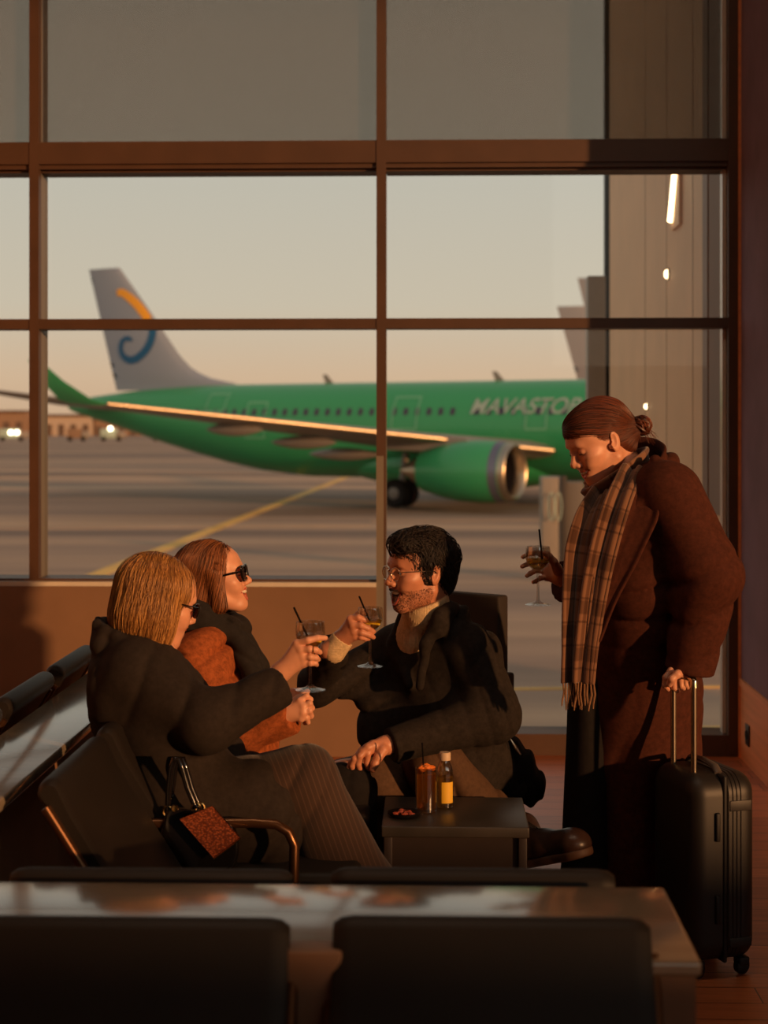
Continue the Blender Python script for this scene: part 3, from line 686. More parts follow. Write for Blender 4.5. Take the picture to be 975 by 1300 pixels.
# ------------------------------------------------------------------ suitcase
M['shell'] = mat('suitcase_black_shell', srgb(30,26,24), .5, bump=.12, bscale=500, spec=.5)
M['zip'] = mat('zip_black', srgb(16,14,14), .6)
M['alu'] = mat('aluminium', srgb(215,200,175), .25, 1.0)
fc = P(921, 1240, 4.47)
su = thing('suitcase', (fc.x, fc.y+.15, 0), 'black hard shell cabin suitcase standing on its wheels', 'suitcase')
sa = math.radians(17)+YAW; ux = Vector((math.cos(sa), math.sin(sa), 0)); uy = Vector((-math.sin(sa), math.cos(sa), 0))
cen = Vector((fc.x, fc.y, 0))+uy*.13
RS = Matrix.Translation(cen) @ Matrix.Rotation(sa, 4, 'Z')
SB, SH = .045, .572
def rshell(x0, x1, name):
    # half shell: rounded box between x0 (zip) and x1 (outer), ribs on the narrow sides
    mb = MB(); n = 64; hy, z0, z1, r = .132, SB, SH, .06
    outl = []
    def corner(cy, cz, a0):
        for k in range(9):
            a = a0+PI/2*k/8; outl.append((cy+r*math.cos(a), cz+r*math.sin(a), math.cos(a), math.sin(a)))
    corner(hy-r, z1-r, 0); corner(-hy+r, z1-r, PI/2)
    for k in range(1, 40):   # narrow camera-side, ribbed outline stays straight
        pass
    corner(-hy+r, z0+r, PI); corner(hy-r, z0+r, 1.5*PI)
    m = len(outl); L = abs(x1-x0); sg = 1 if x1 > x0 else -1; rr = .045
    us = [0, .004, .012, .018] ; prof = [(0, .004), (.004, 0), (.010, .0)]
    # grooves across the narrow sides
    x = .014
    while x < L-rr-.002 and name == 'front_shell':
        prof += [(x, 0), (x+.002, .0022), (x+.004, 0)]; x += .0125
    for k in range(0, 9):
        a = PI/2*k/8; prof.append((L-rr+rr*math.sin(a), rr*(1-math.cos(a))))
    vs = []
    for (dx, ins) in prof:
        for (y, z, ny, nz) in outl: vs.append(RS @ Vector((x0+sg*dx, y-ny*ins, z-nz*ins)))
    k = len(prof)
    fs = [(i*m+j, i*m+(j+1) % m, (i+1)*m+(j+1) % m, (i+1)*m+j) for i in range(k-1) for j in range(m)]+[tuple(range(m)), tuple((k-1)*m+j for j in range(m))]
    mb.add(vs, fs); return mb.build(name, M['shell'], su, autosm=35)
rshell(-.006, -.102, 'rear_shell'); rs2 = rshell(.006, .102, 'front_shell')
mb = MB(); mb.box((-.0065, -.1315, SB+.002), (.0065, .1315, SH-.002), RS, bev=.006); mb.build('zip_strip', M['zip'], su)
for z0, z1 in ((.09, .115), (.47, .50)):       # smooth bands over the ribs
    for s in (1,): MB().box((.012, -.1345, z0), (.080, -.115, z1), RS, bev=.002).build('band', M['shell'], su)
for z0 in (.16, .39): MB().box((-.034, -.141, z0), (-.020, -.128, z0+.08), RS, bev=.004).build('side_foot', M['zip'], su)
for x, y in ((-.07,-.095),(.07,-.095),(-.07,.095),(.07,.095)):
    c = RS @ Vector((x, y, .024)); w_ = MB(); w_.lathe([(0,-.013),(.016,-.014),(.023,-.009),(.0235,0),(.023,.009),(.016,.014),(0,.013)], c, 24, Matrix.Rotation(PI/2, 3, 'X') @ Matrix.Rotation(.6, 3, 'Y'))
    wo = w_.build('wheel', M['zip'], su)
    MB().box((x-.016, y-.02, .028), (x+.016, y+.02, .052), RS, bev=.005).build('caster', M['zip'], su)
GH = P(856, 856, 4.6).z
for y in (-.062, .062): MB().tube([RS @ Vector((-.062, y, SH-.01)), RS @ Vector((-.062, y, GH-.02))], .0085, 12).build('handle_tube', M['alu'], su)
MB().tube([RS @ Vector((-.062, -.062, GH-.025)), RS @ Vector((-.062, -.061, GH-.008)), RS @ Vector((-.062, -.052, GH)), RS @ Vector((-.062, .052, GH)), RS @ Vector((-.062, .061, GH-.008)), RS @ Vector((-.062, .062, GH-.025))], .0115, 12).build('handle_grip', M['alu'], su)
MB().tube([RS @ Vector(q) for q in ((.0, -.09, SH-.002), (.0, -.07, SH+.014), (0, 0, SH+.02), (0, .07, SH+.014), (0, .09, SH-.002))], .012, 10, flat=.6).build('top_handle', mat('grip_grey', srgb(84,76,72), .4), su)
# ------------------------------------------------------------------ glassware
M['glass'] = thin_glass('clear_glass', (.96,.96,.95,1), .22, 0.0, 1.3)
def liquid(name, c, a=.55, e=.25):
    s = NT(name); tr = s.n('ShaderNodeBsdfTransparent'); tr.inputs[0].default_value = c
    tl = s.n('ShaderNodeBsdfTranslucent'); tl.inputs[0].default_value = c; gl = s.n('ShaderNodeBsdfGlossy'); gl.inputs['Roughness'].default_value = .03
    m1 = s.n('ShaderNodeMixShader'); m1.inputs[0].default_value = e; s.l(tr.outputs[0], m1.inputs[1]); s.l(tl.outputs[0], m1.inputs[2])
    m2 = s.n('ShaderNodeMixShader'); m2.inputs[0].default_value = .06; s.l(m1.outputs[0], m2.inputs[1]); s.l(gl.outputs[0], m2.inputs[2]); s.l(m2.outputs[0], s.o.inputs[0]); return s.m
M['liquor'] = liquid('pale_cocktail', (.96,.76,.34,1), e=.3)
M['amber'] = liquid('amber_cocktail', (.98,.60,.16,1), e=.6)
M['juice'] = liquid('yellow_juice', (.98,.74,.26,1), e=.65)
M['lemon'] = mat('lemon_peel', srgb(250,205,40), .5, bump=.2, bscale=400)
M['straw'] = mat('black_straw', srgb(12,9,9), .8, spec=.1)
def coupe(base, label, s0, s1, ph):
    t = thing('cocktail_glass', base, label, 'glass', 'stemmed cocktail glasses'); b = Vector(base)
    H = .176
    pr = [(.0,.002),(.03,.001),(.0385,.0),(.0388,.0015),(.03,.004),(.012,.008),(.0055,.014),(.0042,.03),(.0038,.06),(.0042,.09),(.007,.098),(.016,.105),(.027,.116),(.035,.130),(.0385,.145),(.0382,.158),(.036,H),(.0352,H),(.0372,.158),(.0375,.145),(.034,.131),(.026,.118),(.014,.108),(.0,.104)]
    MB().lathe(pr, b, 40).build('goblet', M['glass'], t)
    zl = .138
    MB().lathe([(.0,.1045),(.0135,.1085),(.0255,.1185),(.0335,.1315),(.0362,zl),(.0,zl)], b, 36).build('drink', M['liquor'], t)
    MB().tube([s0, s1], .0027, 8).build('straw', M['straw'], t)
    mb = MB(); vs = []
    for k in range(13):       # curl of lemon peel lying in the drink
        a = ph+PI*(.15+.75*k/12); r = .0265; c = b+Vector((math.cos(a)*r, math.sin(a)*r, .127+.005*math.sin(k/12*PI)))
        vs.append(c)
    mb.tube(vs, [.003]+[.0085]*11+[.003], 8, flat=.6).build('lemon_peel', M['lemon'], t)
    return t
DA, DC, DD = 4.12, 4.78, 4.80      # distances of the three glasses
bA = P(394, 876, DA); bC = P(470, 846, DC); bD = P(683, 768, DD)
coupe(bA, 'stemmed cocktail glass raised by the woman in the black coat', P(373, 771, DA-.01), P(395, 818, DA), PI)
coupe(bC, 'stemmed cocktail glass held up by the man in glasses', P(456, 757, DC-.01), P(472, 795, DC), PI)
coupe(bD, 'stemmed cocktail glass held by the standing woman in the long coat', P(684.5, 672, DD-.005), P(689, 716, DD), PI)
# drinks on the table
g = PZ(541, 1033, .45); g.y += .02
t = thing('tumbler', (g.x, g.y, .45), 'tall glass of amber cocktail topped with orange peel on the side table', 'glass')
gr, gh = .0305, .128; b0 = Vector((g.x, g.y, .4505))
MB().lathe([(0,0),(.027,0),(gr,.004),(gr,gh),(gr-.0018,gh),(gr-.002,.012),(0,.010)], b0, 36).build('glass_wall', M['glass'], t)
MB().lathe([(0,.0105),(gr-.0035,.0125),(gr-.0035,gh-.018),(0,gh-.018)], b0, 36).build('drink', M['amber'], t)
MB().tube([b0+Vector((-.004,0,.06)), P(536, 943, (b0.y)*CA-0)], .0022, 8).build('straw', M['straw'], t)
pk = t
TUMB = (t, b0.copy(), gh)
MB().box((g.x-.013, g.y-.014, .48), (g.x+.014, g.y+.012, .508), bev=.003).build('ice_cube', M['glass'], t)
MB().box((g.x-.012, g.y-.012, .512), (g.x+.012, g.y+.014, .539), bev=.003).build('ice_cube', M['glass'], t)
q = PZ(565, 1029, .45); q.y += .03
t = thing('bottle', (q.x, q.y, .45), 'small clear bottle of yellow juice with cream cap behind the tumbler', 'bottle')
b0 = Vector((q.x, q.y, .4505)); br_ = .0245
MB().lathe([(0,.001),(.021,0),(br_,.005),(br_,.098),(.0235,.112),(.019,.126),(.0135,.135),(.0125,.150),(.0115,.150),(.0125,.134),(.018,.125),(.0225,.111),(.0235,.098),(.0235,.006),(0,.004)], b0, 36).build('bottle_wall', M['glass'], t)
MB().lathe([(0,.0045),(.0225,.0065),(.0225,.090),(0,.090)], b0, 36).build('juice', M['juice'], t)
cap = MB(); n = 48; 
cap.lathe([(0,.138),(.0165,.138),(.0165,.158),(.015,.1605),(0,.1605)], b0, 40).build('cap', mat('cap_cream', srgb(205,180,150), .5, bump=.2, bscale=800), t)
mb = MB(); vs = []
for k in range(13):
    a = -PI*.5-.75+1.5*k/12+.35
    for z in (.018, .078): vs.append(b0+Vector((math.cos(a)*.0249, math.sin(a)*.0249, z)))
mb.add(vs, [(2*i, 2*i+2, 2*i+3, 2*i+1) for i in range(12)]).build('paper_label', mat('label_yellow', srgb(230,180,50), .6), t)
q = PZ(513, 1037, .45); q.y += .005
t = thing('snack_dish', (q.x, q.y, .45), 'flat dark dish with reddish bits at the left of the side table', 'dish')
MB().lathe([(0,.001),(.036,0),(.046,.008),(.047,.0125),(.044,.0125),(.035,.006),(0,.005)], (q.x, q.y, .4505), 36).build('dish', M['blackmetal'], t)
for k in range(7):
    a = k*2.4; r = .008+.0035*k; c = Vector((q.x+r*math.cos(a), q.y+r*math.sin(a), .4595))
    mb = MB(); bm = bmesh.new(); bmesh.ops.create_icosphere(bm, subdivisions=2, radius=1)
    vs = [c+Vector((v.co.x*.011, v.co.y*.008, v.co.z*.0045+.0015*math.sin(9*v.co.x+k))) for v in bm.verts]; fs = [[x.index for x in f.verts] for f in bm.faces]; bm.free()
    MB().add(vs, fs).build('dried_fruit_chip', mat('chip_red', srgb(170,78,56), .45), t)
# ------------------------------------------------------------------ handbag and clutch
M['patent'] = mat('black_patent', srgb(20,17,17), .12, spec=.8, coat=.6)
M['gold'] = mat('gold_hardware', srgb(235,190,120), .2, 1.0)
DB = 3.97
hb = thing('handbag', P(258, 1090, DB), 'glossy black handbag with tall handles and gold rings beside the armrest', 'handbag')
def bagpt(px, py, dd=0): return P(px, py, DB+dd)
outl = [(206,1030),(214,1022),(238,1026),(262,1030),(285,1036),(303,1052),(306,1078),(300,1102),(285,1112),(222,1112),(206,1100),(201,1066)]
mb = MB(); m = len(outl); cc = (255, 1070); vs = []
for dd, k in ((-.045,.86),(-.05,.93),(-.03,1.0),(.03,1.0),(.05,.93),(.045,.86)):
    for (a_, b_) in outl: vs.append(bagpt(cc[0]+(a_-cc[0])*k, cc[1]+(b_-cc[1])*k, dd))
mb.add(vs, [(i*m+j, i*m+(j+1) % m, (i+1)*m+(j+1) % m, (i+1)*m+j) for i in range(5) for j in range(m)]+[tuple(range(m)), tuple(5*m+j for j in range(m))])
o_ = mb.build('bag_body', M['patent'], hb, autosm=70); sb = o_.modifiers.new('s', 'SUBSURF'); sb.levels = sb.render_levels = 2
for dd, dx in ((-.035, 0), (.03, 5)):
    pts = [(213+dx,1028),(214+dx,1000),(217+dx,975),(221+dx,963),(227+dx,963),(231+dx,975),(238+dx,1000),(249+dx,1026)]
    h_ = MB().tube([bagpt(a_, b_, dd) for a_, b_ in pts], .0075, 10).build('handle', M['patent'], hb)
    for (a_, b_) in ((213+dx, 1030), (249+dx, 1026)):
        c = bagpt(a_, b_, dd-.004); MB().tube([c+Vector((math.cos(q_)*.011, 0, math.sin(q_)*.013)) for q_ in [i*2*PI/16 for i in range(16)]], .0032, 8, closed=True).build('ring', M['gold'], h_)
c = bagpt(222, 1026, -.05); MB().lathe([(0,.006),(.007,.005),(.009,0)], c, 16, Matrix.Rotation(PI/2, 3, 'X')).build('clasp', M['gold'], hb)
def snake_mat():
    s = NT('brown_snakeskin'); v = s.coord('Object', (1,1,1.4)); vo = s.n('ShaderNodeTexVoronoi', Scale=170.0); s.l(v, vo.inputs['Vector'])
    s.l(s.ramp(vo.outputs['Distance'], [(.1, srgb(176,92,54)), (.6, srgb(96,44,26))]), s.b.inputs['Base Color']); s.b.inputs['Roughness'].default_value = .4
    s.bump(vo.outputs['Distance'], .5, .002); return s.m
cl = thing('clutch', P(268, 1070, DB-.075), 'brown textured square clutch leaning tilted on the handbag', 'clutch')
mb = MB(); q4 = [(228,1040),(270,1023),(305,1063),(271,1089)]; vs = []
for dd, k in ((-.086,.97),(-.089,1.0),(-.070,1.0),(-.067,.97)):
    cx_, cy_ = 268, 1054
    for (a_, b_) in q4: vs.append(bagpt(cx_+(a_-cx_)*k, cy_+(b_-cy_)*k, dd))
mb.add(vs, [(i*4+j, i*4+(j+1) % 4, (i+1)*4+(j+1) % 4, (i+1)*4+j) for i in range(3) for j in range(4)]+[(0,1,2,3), (12,13,14,15)])
mb.build('leather_body', snake_mat(), cl, smooth=False)
MB().tube([bagpt(*q, -.078) for q in ((305,1064),(290,1076),(271,1090))], .003, 8).build('zip', M['gold'], cl)
# ------------------------------------------------------------------ implicit surface toolkit (figures, cloth, hair)
def _seg(p, a, b):
    ab = b-a; h = np.clip(((p-a) @ ab)/max(1e-9, ab @ ab), 0, 1); return h, p-a-h[:, None]*ab
class Sdf:
    def __init__(s): s.ops = []; s.disp = None
    def _add(s, f, k, op, bound=None): s.ops.append((f, k, op)); return s
    def cone(s, a, b, r1, r2=None, k=.03, op='u'):
        a = np.array(a, float); b = np.array(b, float); r2 = r1 if r2 is None else r2
        def f(p):
            h, q = _seg(p, a, b); return np.sqrt((q*q).sum(1))-(r1+(r2-r1)*h)
        return s._add(f, k, op)
    def tcone(s, a, b, r1, r2, k=.03, op='u'):     # flat cut at b
        a = np.array(a, float); b = np.array(b, float); d = (b-a)/np.linalg.norm(b-a)
        def f(p):
            h, q = _seg(p, a, b+d*.05); v = np.sqrt((q*q).sum(1))-(r1+(r2-r1)*np.minimum(h, 1)); return np.maximum(v, (p-b) @ d)
        return s._add(f, k, op)
    def chain(s, pts, rs, k=.02, op='u'):
        for i in range(len(pts)-1): s.cone(pts[i], pts[i+1], rs[i] if isinstance(rs, (list, tuple)) else rs, rs[i+1] if isinstance(rs, (list, tuple)) else rs, k, op)
        return s
    def ell(s, c, r, R=None, k=.02, op='u'):
        c = np.array(c, float); r = np.array(r, float); R = None if R is None else np.array(R, float)
        def f(p):
            q = p-c
            if R is not None: q = q @ R
            k0 = np.sqrt(((q/r)**2).sum(1)); k1 = np.sqrt(((q/(r*r))**2).sum(1)); return np.where(k1 > 1e-9, k0*(k0-1)/np.maximum(k1, 1e-9), -r.min())
        return s._add(f, k, op)
    def ecap(s, a, b, w, t, side, k=.05, op='u', cut=False):   # elliptical capsule, w along side axis, t across
        a = np.array(a, float); b = np.array(b, float); side = np.array(side, float); ax = (b-a)/np.linalg.norm(b-a)
        side = side-ax*(side @ ax); side /= np.linalg.norm(side); oth = np.cross(ax, side)
        w = (w, w) if np.isscalar(w) else w; t = (t, t) if np.isscalar(t) else t
        def f(p):
            h, q = _seg(p, a, b); W = w[0]+(w[1]-w[0])*h; T = t[0]+(t[1]-t[0])*h
            x = q @ side; y = q @ oth; z = q @ ax; m = np.minimum(W, T)
            k0 = np.sqrt((x/W)**2+(y/T)**2+(z/m)**2); k1 = np.sqrt((x/W**2)**2+(y/T**2)**2+(z/m**2)**2)
            v = np.where(k1 > 1e-9, k0*(k0-1)/np.maximum(k1, 1e-9), -m)
            if cut: v = np.maximum(v, (p-b) @ ax)
            return v
        return s._add(f, k, op)
    def plane(s, c, n, k=.005, op='s'):      # removes the side n points to
        c = np.array(c, float); n = np.array(n, float); n /= np.linalg.norm(n)
        return s._add(lambda p: -((p-c) @ n), k, op)
    def eval(s, p):
        d = None
        for f, k, op in s.ops:
            v = f(p)
            if d is None: d = v; continue
            if op == 'u':
                h = np.clip(.5+.5*(d-v)/k, 0, 1); d = d*(1-h)+v*h-k*h*(1-h)
            elif op == 's':
                h = np.clip(.5-.5*(d+v)/k, 0, 1); d = d*(1-h)-v*h+k*h*(1-h)
            elif op == 'i':
                h = np.clip(.5-.5*(v-d)/k, 0, 1); d = v*(1-h)+d*h+k*h*(1-h)
        if s.disp is not None: d = d+s.disp(p)
        return d
def mesh_sdf(S, lo, hi, h):
    lo = np.array(lo, float); hi = np.array(hi, float); n = np.ceil((hi-lo)/h/4).astype(int)*4+4
    c = 4; nc = n//c
    g = [lo[i]+(np.arange(nc[i])+.5)*c*h-.5*h for i in range(3)]
    X = np.stack(np.meshgrid(*g, indexing='ij'), -1).reshape(-1, 3)
    D = S.eval(X); act = np.abs(D) < c*h*1.35
    V = np.repeat(np.repeat(np.repeat(D.reshape(nc), c, 0), c, 1), c, 2).astype(np.float64)
    idx = np.argwhere(act.reshape(nc)); off = np.stack(np.meshgrid(*[np.arange(c)]*3, indexing='ij'), -1).reshape(-1, 3)
    for q in range(0, len(idx), 4000):
        I = (idx[q:q+4000, None, :]*c+off[None]).reshape(-1, 3); V[I[:, 0], I[:, 1], I[:, 2]] = S.eval(lo+I*h)
    V[0] = V[-1] = 1; V[:, 0] = V[:, -1] = 1; V[:, :, 0] = V[:, :, -1] = 1
    ins = V < 0
    cs = np.zeros([m-1 for m in V.shape], int)
    co = [(i, j, k) for i in (0, 1) for j in (0, 1) for k in (0, 1)]
    sh = V.shape
    for (i, j, k) in co: cs += ins[i:sh[0]-1+i, j:sh[1]-1+j, k:sh[2]-1+k]
    cells = np.argwhere((cs > 0) & (cs < 8)); vid = -np.ones(cs.shape, int); vid[tuple(cells.T)] = np.arange(len(cells))
    acc = np.zeros((len(cells), 3)); cnt = np.zeros(len(cells))
    for a in co:
        for ax in range(3):
            if a[ax]: continue
            b = list(a); b[ax] = 1
            A_ = cells+np.array(a); B_ = cells+np.array(b)
            va = V[tuple(A_.T)]; vb = V[tuple(B_.T)]; m = (va < 0) != (vb < 0)
            t = np.where(m, va/np.where(m, va-vb, 1), 0); pt = A_+(B_-A_)*t[:, None]
            acc[m] += pt[m]; cnt[m] += 1
    verts = lo+acc/cnt[:, None]*h
    faces = []
    for ax in range(3):
        s0 = [slice(None)]*3; s1 = [slice(None)]*3; s0[ax] = slice(0, -1); s1[ax] = slice(1, None)
        a = ins[tuple(s0)]; b = ins[tuple(s1)]; E = np.argwhere(a != b); u, v = [(1, 2), (2, 0), (0, 1)][ax]
        E = E[(E[:, u] > 0) & (E[:, v] > 0)]
        e0 = E.copy(); e1 = E.copy(); e1[:, u] -= 1; e2 = e1.copy(); e2[:, v] -= 1; e3 = E.copy(); e3[:, v] -= 1
        ok = np.ones(len(E), bool)
        q = []
        for e in (e0, e1, e2, e3): q.append(vid[tuple(e.T)])
        Q = np.stack(q, 1); fl = a[tuple(E.T)]; Q[~fl] = Q[~fl][:, ::-1]; faces.append(Q[(Q >= 0).all(1)])
    return verts, np.concatenate(faces)
def np_mesh(name, verts, faces, m, parent=None, smooth_it=1, label=None, kind=None):
    me = bpy.data.meshes.new(name); me.vertices.add(len(verts)); me.vertices.foreach_set('co', np.asarray(verts, np.float32).ravel())
    k = faces.shape[1]; me.loops.add(len(faces)*k); me.loops.foreach_set('vertex_index', faces.ravel().astype(np.int32))
    me.polygons.add(len(faces)); me.polygons.foreach_set('loop_start', np.arange(0, len(faces)*k, k, dtype=np.int32)); me.polygons.foreach_set('loop_total', np.full(len(faces), k, np.int32))
    me.polygons.foreach_set('use_smooth', np.ones(len(faces), bool)); me.update(calc_edges=True); me.validate(); me.materials.append(m)
    return link(name, me, parent, kind, label)
def relax(verts, faces, it=1, f=.5):
    e = np.concatenate([faces[:, [i, (i+1) % 4]] for i in range(4)]); e = np.concatenate([e, e[:, ::-1]])
    deg = np.bincount(e[:, 0], minlength=len(verts)).astype(float); deg[deg == 0] = 1
    for _ in range(it):
        s = np.stack([np.bincount(e[:, 0], weights=verts[e[:, 1], c], minlength=len(verts)) for c in range(3)], 1)/deg[:, None]
        verts = verts+(s-verts)*f
    return verts
def bbox_build(S, name, m, parent, lo, hi, h, relax_it=1, M4=None, label=None):
    v, f = mesh_sdf(S, lo, hi, h); v = relax(v, f, relax_it)
    if M4 is not None:
        A_ = np.array(M4); v = v @ A_[:3, :3].T+A_[:3, 3]
    return np_mesh(name, v, f, m, parent, label=label)
def pbox(pts, m):
    a = np.array([tuple(p) for p in pts]); return a.min(0)-m, a.max(0)+m
def wob(seed, n=5, f=(4, 14)):
    r = np.random.RandomState(seed); D = r.normal(size=(n, 3)); D /= np.linalg.norm(D, axis=1)[:, None]; D *= r.uniform(*f, size=(n, 1)); ph = r.uniform(0, 6.28, n)
    return lambda p: sum(np.sin(p @ D[i]+ph[i]) for i in range(n))/n
def folds(seed, amp, dirs, fr, warp=1.2):
    w = wob(seed, 6, (4, 12)); w2 = wob(seed+50, 5, (6, 16)); d = np.array(dirs, float); d /= np.linalg.norm(d)
    w3 = wob(seed+90, 6, (10, 24))
    def f(p):
        r = 1-np.abs(np.sin((p @ d)*fr+warp*w(p)*4)); m_ = np.clip(.35+1.3*w2(p), 0, 1.3)
        return amp*(r**2.2)*m_*1.7-amp*.5*w3(p)
    return f
# ------------------------------------------------------------------ heads
def frame(fwd, pitch=0, roll=0):
    f = Vector((fwd[0]*CA-fwd[1]*SA, fwd[0]*SA+fwd[1]*CA, 0)).normalized(); f = (f*math.cos(pitch)+Vector((0,0,1))*math.sin(pitch))
    l = Vector((0,0,1)).cross(f).normalized(); u = f.cross(l)
    R_ = Matrix((f, l, u)).transposed()
    return R_ @ Matrix.Rotation(roll, 3, 'X')
def skin_mat(name, c, rough=.45):
    s = NT(name); v = s.coord('Object'); nz = s.n('ShaderNodeTexNoise', Scale=28.0, Detail=4.0); s.l(v, nz.inputs['Vector'])
    d = tuple(x*.86 for x in c[:3])+(1,); s.l(s.ramp(nz.outputs['Fac'], [(.35, d), (.65, c)]), s.b.inputs['Base Color'])
    s.b.inputs['Roughness'].default_value = rough; s.b.inputs['Subsurface Weight'].default_value = .12; s.b.inputs['Subsurface Radius'].default_value = (.01,.004,.002)
    s.b.inputs['Subsurface Scale'].default_value = .6
    n2 = s.n('ShaderNodeTexNoise', Scale=900.0, Detail=2.0); s.l(v, n2.inputs['Vector']); s.bump(n2.outputs['Fac'], .12, .0008); return s.m
M['skin'] = skin_mat('skin_fair', srgb(226,164,132)); M['skin2'] = skin_mat('skin_tan', srgb(206,140,108))
M['lips'] = mat('lips_rose', srgb(196,100,84), .4); M['teeth'] = mat('teeth', srgb(238,226,206), .25); M['mouth'] = mat('mouth_inside', srgb(70,18,16), .6)
M['lash'] = mat('lash_dark', srgb(30,18,14), .7); M['eye'] = mat('eye_white', srgb(225,215,205), .2); M['iris'] = mat('iris_brown', srgb(50,30,20), .2)
def hair_mat(name, c1, c2, rough=.38):
    s = NT(name); g = s.n('ShaderNodeNewGeometry'); s.l(s.ramp(g.outputs['Random Per Island'], [(0, c1), (1, c2)]), s.b.inputs['Base Color'])
    s.b.inputs['Roughness'].default_value = rough; s.b.inputs['Anisotropic'].default_value = .5; s.b.inputs['Specular IOR Level'].default_value = .6; return s.m
def head(parent, name, O, R_, sc, skin, male=False, open_=.6, brow=srgb(60,36,22), lids=1, neck=None):
    S = Sdf(); m = 1
    S.ell((-.018,0,.047), (.096,.075,.082), k=.02)
    S.ell((.03,0,-.005), (.062,.061,.088), k=.03)
    S.ell((.042,0,.052), (.050,.058,.052), k=.03)
    for s in (1, -1):
        S.cone((-.004, s*.054, -.045), (.062, s*.017, -.088), .017, .014, k=.03)
        S.ell((.060, s*.042, -.010), (.026,.020,.018), k=.022)
        S.ell((.070, s*.033, -.030), (.021,.017,.017), k=.018)       # smiling cheek
    S.ell((.076,0,-.088), (.017,.020,.016 if not male else .019), k=.022)
    S.ell((.072,0,-.052), (.026,.030,.026), k=.02)
    S.cone((.083,-.028,.034), (.083,.028,.034), .010, k=.02)
    for s in (1, -1):
        S.ell((.100, s*.031, .014), (.017,.017,.012), k=.014, op='s')
        S.ell((.0785, s*.030, .014), (.0135,.0145,.0125), k=.003)      # lids over the eyeball
    S.cone((.088,0,.028), (.109,0,-.012), .0065, .0095, k=.012)
    S.ell((.1105,0,-.017), (.0105,.0105,.0095), k=.008)
    for s in (1, -1): S.ell((.100, s*.012, -.021), (.011,.0075,.0085), k=.006)
    for s in (1, -1): S.ell((.103, s*.0055, -.029), (.005,.003,.003), k=.003, op='s')
    S.cone((.093,0,-.030), (.095,0,-.040), .004, .005, k=.008)
    # mouth opening
    ho = .004+.012*open_
    for t in np.linspace(-1, 1, 7):
        y = .026*t; S.ell((.100-16*y*y, y, -.052+.010*t*t-ho*.3), (.012,.007,max(.0022, ho*(1-.75*t*t))), k=.003, op='s')
    # ears
    for s in (1, -1):
        S.ell((-.008, s*.076, .004), (.021,.008,.033), R=np.array(Matrix.Rotation(-.25, 3, 'Y') @ Matrix.Rotation(s*.45, 3, 'Z')), k=.006)
        S.ell((-.002, s*.087, .008), (.0115,.011,.020), R=np.array(Matrix.Rotation(-.25, 3, 'Y')), k=.005, op='s')
        S.ell((.012, s*.073, -.006), (.005,.005,.008), k=.004)
    nk = Vector(neck) if neck is not None else Vector((-.05,0,-.17))
    S.cone((-.022,0,-.03), nk, .056 if male else .050, .058 if male else .052, k=.02)
    M4 = Matrix.Translation(O) @ (R_.to_4x4()) @ Matrix.Scale(sc, 4)
    lo = (-.14,-.11,-.235); hi = (.135,.11,.145)
    v, f = mesh_sdf(S, lo, hi, .0024); v = relax(v, f, 1)
    A_ = np.array(M4); v = v @ A_[:3, :3].T+A_[:3, 3]
    def B(mb, nm, mt, par=parent): 
        mb.v = [tuple(M4 @ Vector(q)) for q in mb.v]; return mb.build(nm, mt, par)
    def mouthpath(dz, r, mt, nm, dx=0, n=13, wd=.027):
        pts = []; rs = []
        for i in range(n):
            t = -1+2*i/(n-1); y = wd*t; pts.append((.0955+dx-15*y*y, y, -.052+.010*t*t+dz*(1-t*t))); rs.append(r*(.35+.65*(1-t*t)**.5))
        return B(MB().tube(pts, rs, 8), nm, mt)
    mouthpath(ho*.9+.001, .0034, M['lips'], 'upper_lip', .0015); mouthpath(-ho*1.5-.0005, .0038, M['lips'], 'lower_lip', -.001)
    mouthpath(ho*.30, .0050+.0012*open_, M['teeth'], 'teeth', -.0030, wd=.025)
    B(MB().lathe([(0,-.012),(.010,-.008),(.012,0),(.010,.008),(0,.012)], (.078,0,-.053), 16, Matrix.Scale(1.6, 3, Vector((0,1,0)))), 'mouth_interior', M['mouth'])
    for s in (1, -1):
        bt = mat('brow', brow, .8) if 'brow'+str(brow) not in M else M['brow'+str(brow)]; M['brow'+str(brow)] = bt
        pts = [(.0935-.0002*i*i-.0001*i, s*(.013+.0052*i), .033+.0042*math.sin(PI*(.15+i/7))) for i in range(7)]
        pts = [(.0925-22*(abs(q[1])-.012)**2*.5, q[1], q[2]) for q in pts]
        B(MB().tube(pts, [.0022,.0032,.0034,.0032,.0028,.0022,.001] if male else [.0014,.002,.0022,.0021,.0018,.0014,.0008], 8), 'eyebrow', bt)
        if lids < 1:
            B(MB().lathe([(0,-.0125),(.009,-.009),(.0127,0),(.009,.009),(0,.0125)], (.0797, s*.030, .0135), 20), 'eye', M['eye'])
            B(MB().lathe([(0,-.006),(.0045,-.004),(.006,0),(.0045,.004),(0,.006)], (.0885, s*.031, .0135), 16), 'iris', M['iris'])
        zl = .0135-.004*lids
        pts = [(.0935-abs(t)**2*.006, s*.030+.0125*t, zl-.0008+(-.004*lids+.004)*(1-t*t)*1.2) for t in np.linspace(-1, 1, 9)]
        B(MB().tube(pts, [.0006,.0010,.0014,.0016,.0016,.0016,.0014,.0010,.0006], 6), 'eyelashes', M['lash'])
    head.last = S
    return v, f, M4
def join_parts(name, parts, m, parent):
    vs = []; fs = []; k = 0
    for v, f in parts: vs.append(v); fs.append(f+k); k += len(v)
    return np_mesh(name, np.concatenate(vs), np.concatenate(fs), m, parent)
